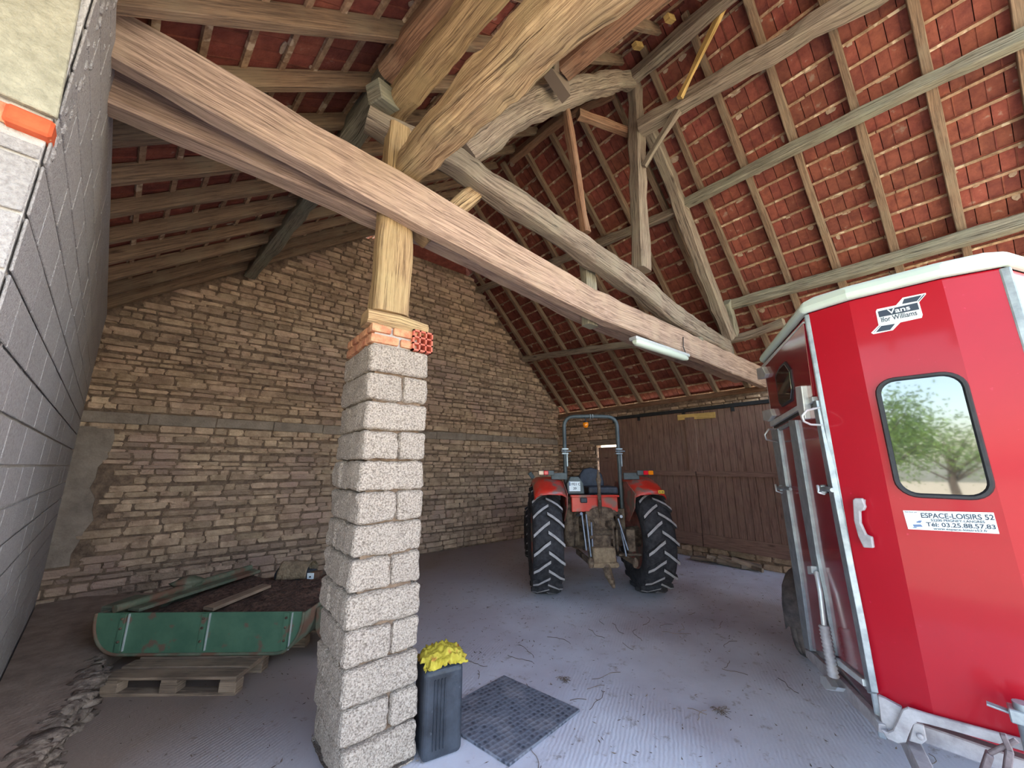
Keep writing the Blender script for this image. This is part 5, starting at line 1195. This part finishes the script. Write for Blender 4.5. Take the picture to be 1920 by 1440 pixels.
# earth bank with a broken edge against the block wall
ed = [atZ(x, y, .17) for x, y in ((178, 1236), (176, 1262), (160, 1288), (132, 1312), (108, 1342), (86, 1372), (62, 1402), (40, 1432), (10, 1475))]
wl_ = [A + LU * t for t in (.05, 1.0, 2.0, 3.0, 4.0, 5.0, 5.8)]
mb = MB(); top = [p.copy() for p in ed] + [w_ + Vector((0, 0, .22)) + LN * .02 for w_ in wl_[0:]] + [Vector((-.9, 7.7, .2)), L3(-.5, 2.2, .16), L3(-.62, 1.2, .16)]
for p in top[:len(ed)]: p.z = .17
mb.prism([Vector((p.x, p.y, 0)) for p in top], (0, 0, 1), .17); bk = mb.build('earth_bank', M['bank']); tag(bk, 'low bank of dusty earth along the foot of the grey block wall', 'bank')
mb = MB(); rnd = random.Random(21)
for i in range(len(ed) - 1):
    for f in (0, .3, .65):
        p = ed[i].lerp(ed[i + 1], f) + Vector((rnd.uniform(-.03, .03), rnd.uniform(-.03, .03), 0))
        for z in (.04, .12, .175): mb.ball(Vector((p.x, p.y, z - .03)), rnd.uniform(.04, .075), 9, sq=(1.5, 1.3, .6), jit=.7, seed=i * 31 + int(f * 10) + int(z * 100))
mb.build('broken_edge', M['rubble'], bk)

# ================================================================ SCRAPS, STRAW AND LITTER
rnd = random.Random(31); SC = [('flat pale offcut lying nearest the tractor', 1352, 1032, .35, 10), ('dark wedge of wood beside the pale offcut', 1372, 1034, .22, 70), ('splintered stick leaning on the dark wedge', 1382, 1036, .36, 40),
      ('grey crumbled board lying flat in the middle', 1404, 1040, .36, -5), ('thin stick crossing the crumbled board', 1416, 1034, .36, 25), ('dark rotten block against the door foot', 1424, 1031, .30, 0),
      ('bleached chip on the floor side', 1427, 1046, .16, 20), ('long pale lath nearest the horse trailer', 1438, 1042, .34, -28), ('brown board end under the door foot', 1446, 1036, .3, 5)]
for i, (lab, px, py, L, ang) in enumerate(SC):
    L *= 1.5; p = atZ(px, py + 6, .05); p.x = min(p.x, 7.95); a = R(ang + 100); d_ = Vector((math.cos(a), math.sin(a), 0)); mb = MB()
    timber('wood_scrap', [(p - d_ * L / 2, .16 if 'stick' not in lab and 'lath' not in lab else .05, .07), (p + d_ * L / 2 + Vector((0, 0, .05 * (i % 3))), .13 if 'stick' not in lab else .04, .06)], 'plank' if i % 3 else 'oldgrey', lab + ' in the scrap heap', 'wood scrap', 'heap of wood scraps at the door foot', rough=.006, step=.1)
mb = MB(); rnd = random.Random(77)
for i in range(5200):
    x, y = rnd.uniform(-.3, 8.0), rnd.uniform(-1.2, 7.6)
    dn = noise.noise(Vector((x * .9, y * .9, 5))) + .25
    if rnd.random() > .35 + dn: continue
    a = rnd.uniform(0, 6.28); L = rnd.uniform(.005, .024); w_ = rnd.uniform(.0015, .006); d_ = Vector((math.cos(a), math.sin(a), 0)); s_ = Vector((-d_.y, d_.x, 0)); p = Vector((x, y, rnd.uniform(.003, .006)))
    mb.add([p - d_ * L, p + s_ * w_, p + d_ * L + Vector((0, 0, rnd.uniform(0, .01))), p - s_ * w_], [(0, 1, 2, 3)])
for i in range(60):
    x, y = rnd.uniform(1.2, 5.2), rnd.uniform(-.6, 3.4); a = rnd.uniform(0, 6.28); p = Vector((x, y, .006)); pts = [p]
    for j in range(rnd.randint(4, 9)): a += rnd.uniform(-.6, .6); p = p + Vector((math.cos(a) * .035, math.sin(a) * .035, 0)); pts.append(Vector((p.x, p.y, .004 + rnd.random() * .006)))
    mb.tube(pts, .0022, 4)
for cx_, cy_, n_s, rr in ((1.95, 1.83, 60, .07), (3.35, 1.55, 30, .06), (2.75, 2.6, 26, .05), (3.0, .95, 26, .05)):
    for i in range(n_s):
        a = rnd.uniform(0, 6.28); r0 = rr * rnd.random(); p = Vector((cx_ + r0 * math.cos(a), cy_ + r0 * math.sin(a), .004)); b2 = rnd.uniform(0, 6.28)
        mb.tube([p, p + Vector((math.cos(b2) * .02, math.sin(b2) * .02, .012)), p + Vector((math.cos(b2 + .4) * .045, math.sin(b2 + .4) * .045, .004))], .0016, 4)
tag(mb.build('straw_litter', M['litter']), 'scattered straw, twigs and leaf bits over the concrete floor', 'litter', kind='stuff')

# ================================================================ OUTSIDE, mirrored in the trailer window
def tree(loc, h, cr, nl, label, seed):
    t = thing('tree', label, 'tree', loc); loc = Vector(loc); rnd = random.Random(seed)
    mb = MB(); mb.tube([loc, loc + Vector((.05, .1, h * .3)), loc + Vector((0, 0, h * .62))], [.16, .11, .05], 10); tr = mb.build('trunk', M['bark'], t)
    mb = MB(); tips = []
    for i in range(16):
        a = rnd.uniform(0, 6.28); z = h * rnd.uniform(.28, .6); l_ = cr * rnd.uniform(.6, 1.0); p0 = loc + Vector((0, 0, z)); p1 = p0 + Vector((math.cos(a) * l_ * .5, math.sin(a) * l_ * .5, l_ * .35)); p2 = p0 + Vector((math.cos(a) * l_, math.sin(a) * l_, l_ * .7))
        mb.tube([p0, p1, p2], [.04, .025, .008], 5); tips += [p1, p2, p1.lerp(p2, .5)]
    mb.build('branch', M['bark'], t)
    mb = MB()
    for i in range(nl):
        c = rnd.choice(tips) + Vector((rnd.gauss(0, .33), rnd.gauss(0, .33), rnd.gauss(0, .28))); u_ = Vector((rnd.gauss(0, 1), rnd.gauss(0, 1), rnd.gauss(0, 1))).normalized(); v_ = u_.orthogonal().normalized(); s_ = rnd.uniform(.03, .065)
        mb.add([c - u_ * s_, c + v_ * s_ * .5, c + u_ * s_, c - v_ * s_ * .5], [(0, 1, 2, 3)])
    mb.build('foliage', M['leaf'], t)
tree((-10.5, .75, 0), 4.5, 1.75, 7000, 'leafy green tree out in the yard, mirrored in the nose window of the trailer', 4)
tree((-15.5, -1.2, 0), 4.2, 2.0, 3500, 'lower bushy tree in the yard, mirrored at the edge of the nose window', 8)
tree((-19, 3.8, 0), 5.2, 2.2, 2400, 'tall tree far across the yard behind the other two', 12)
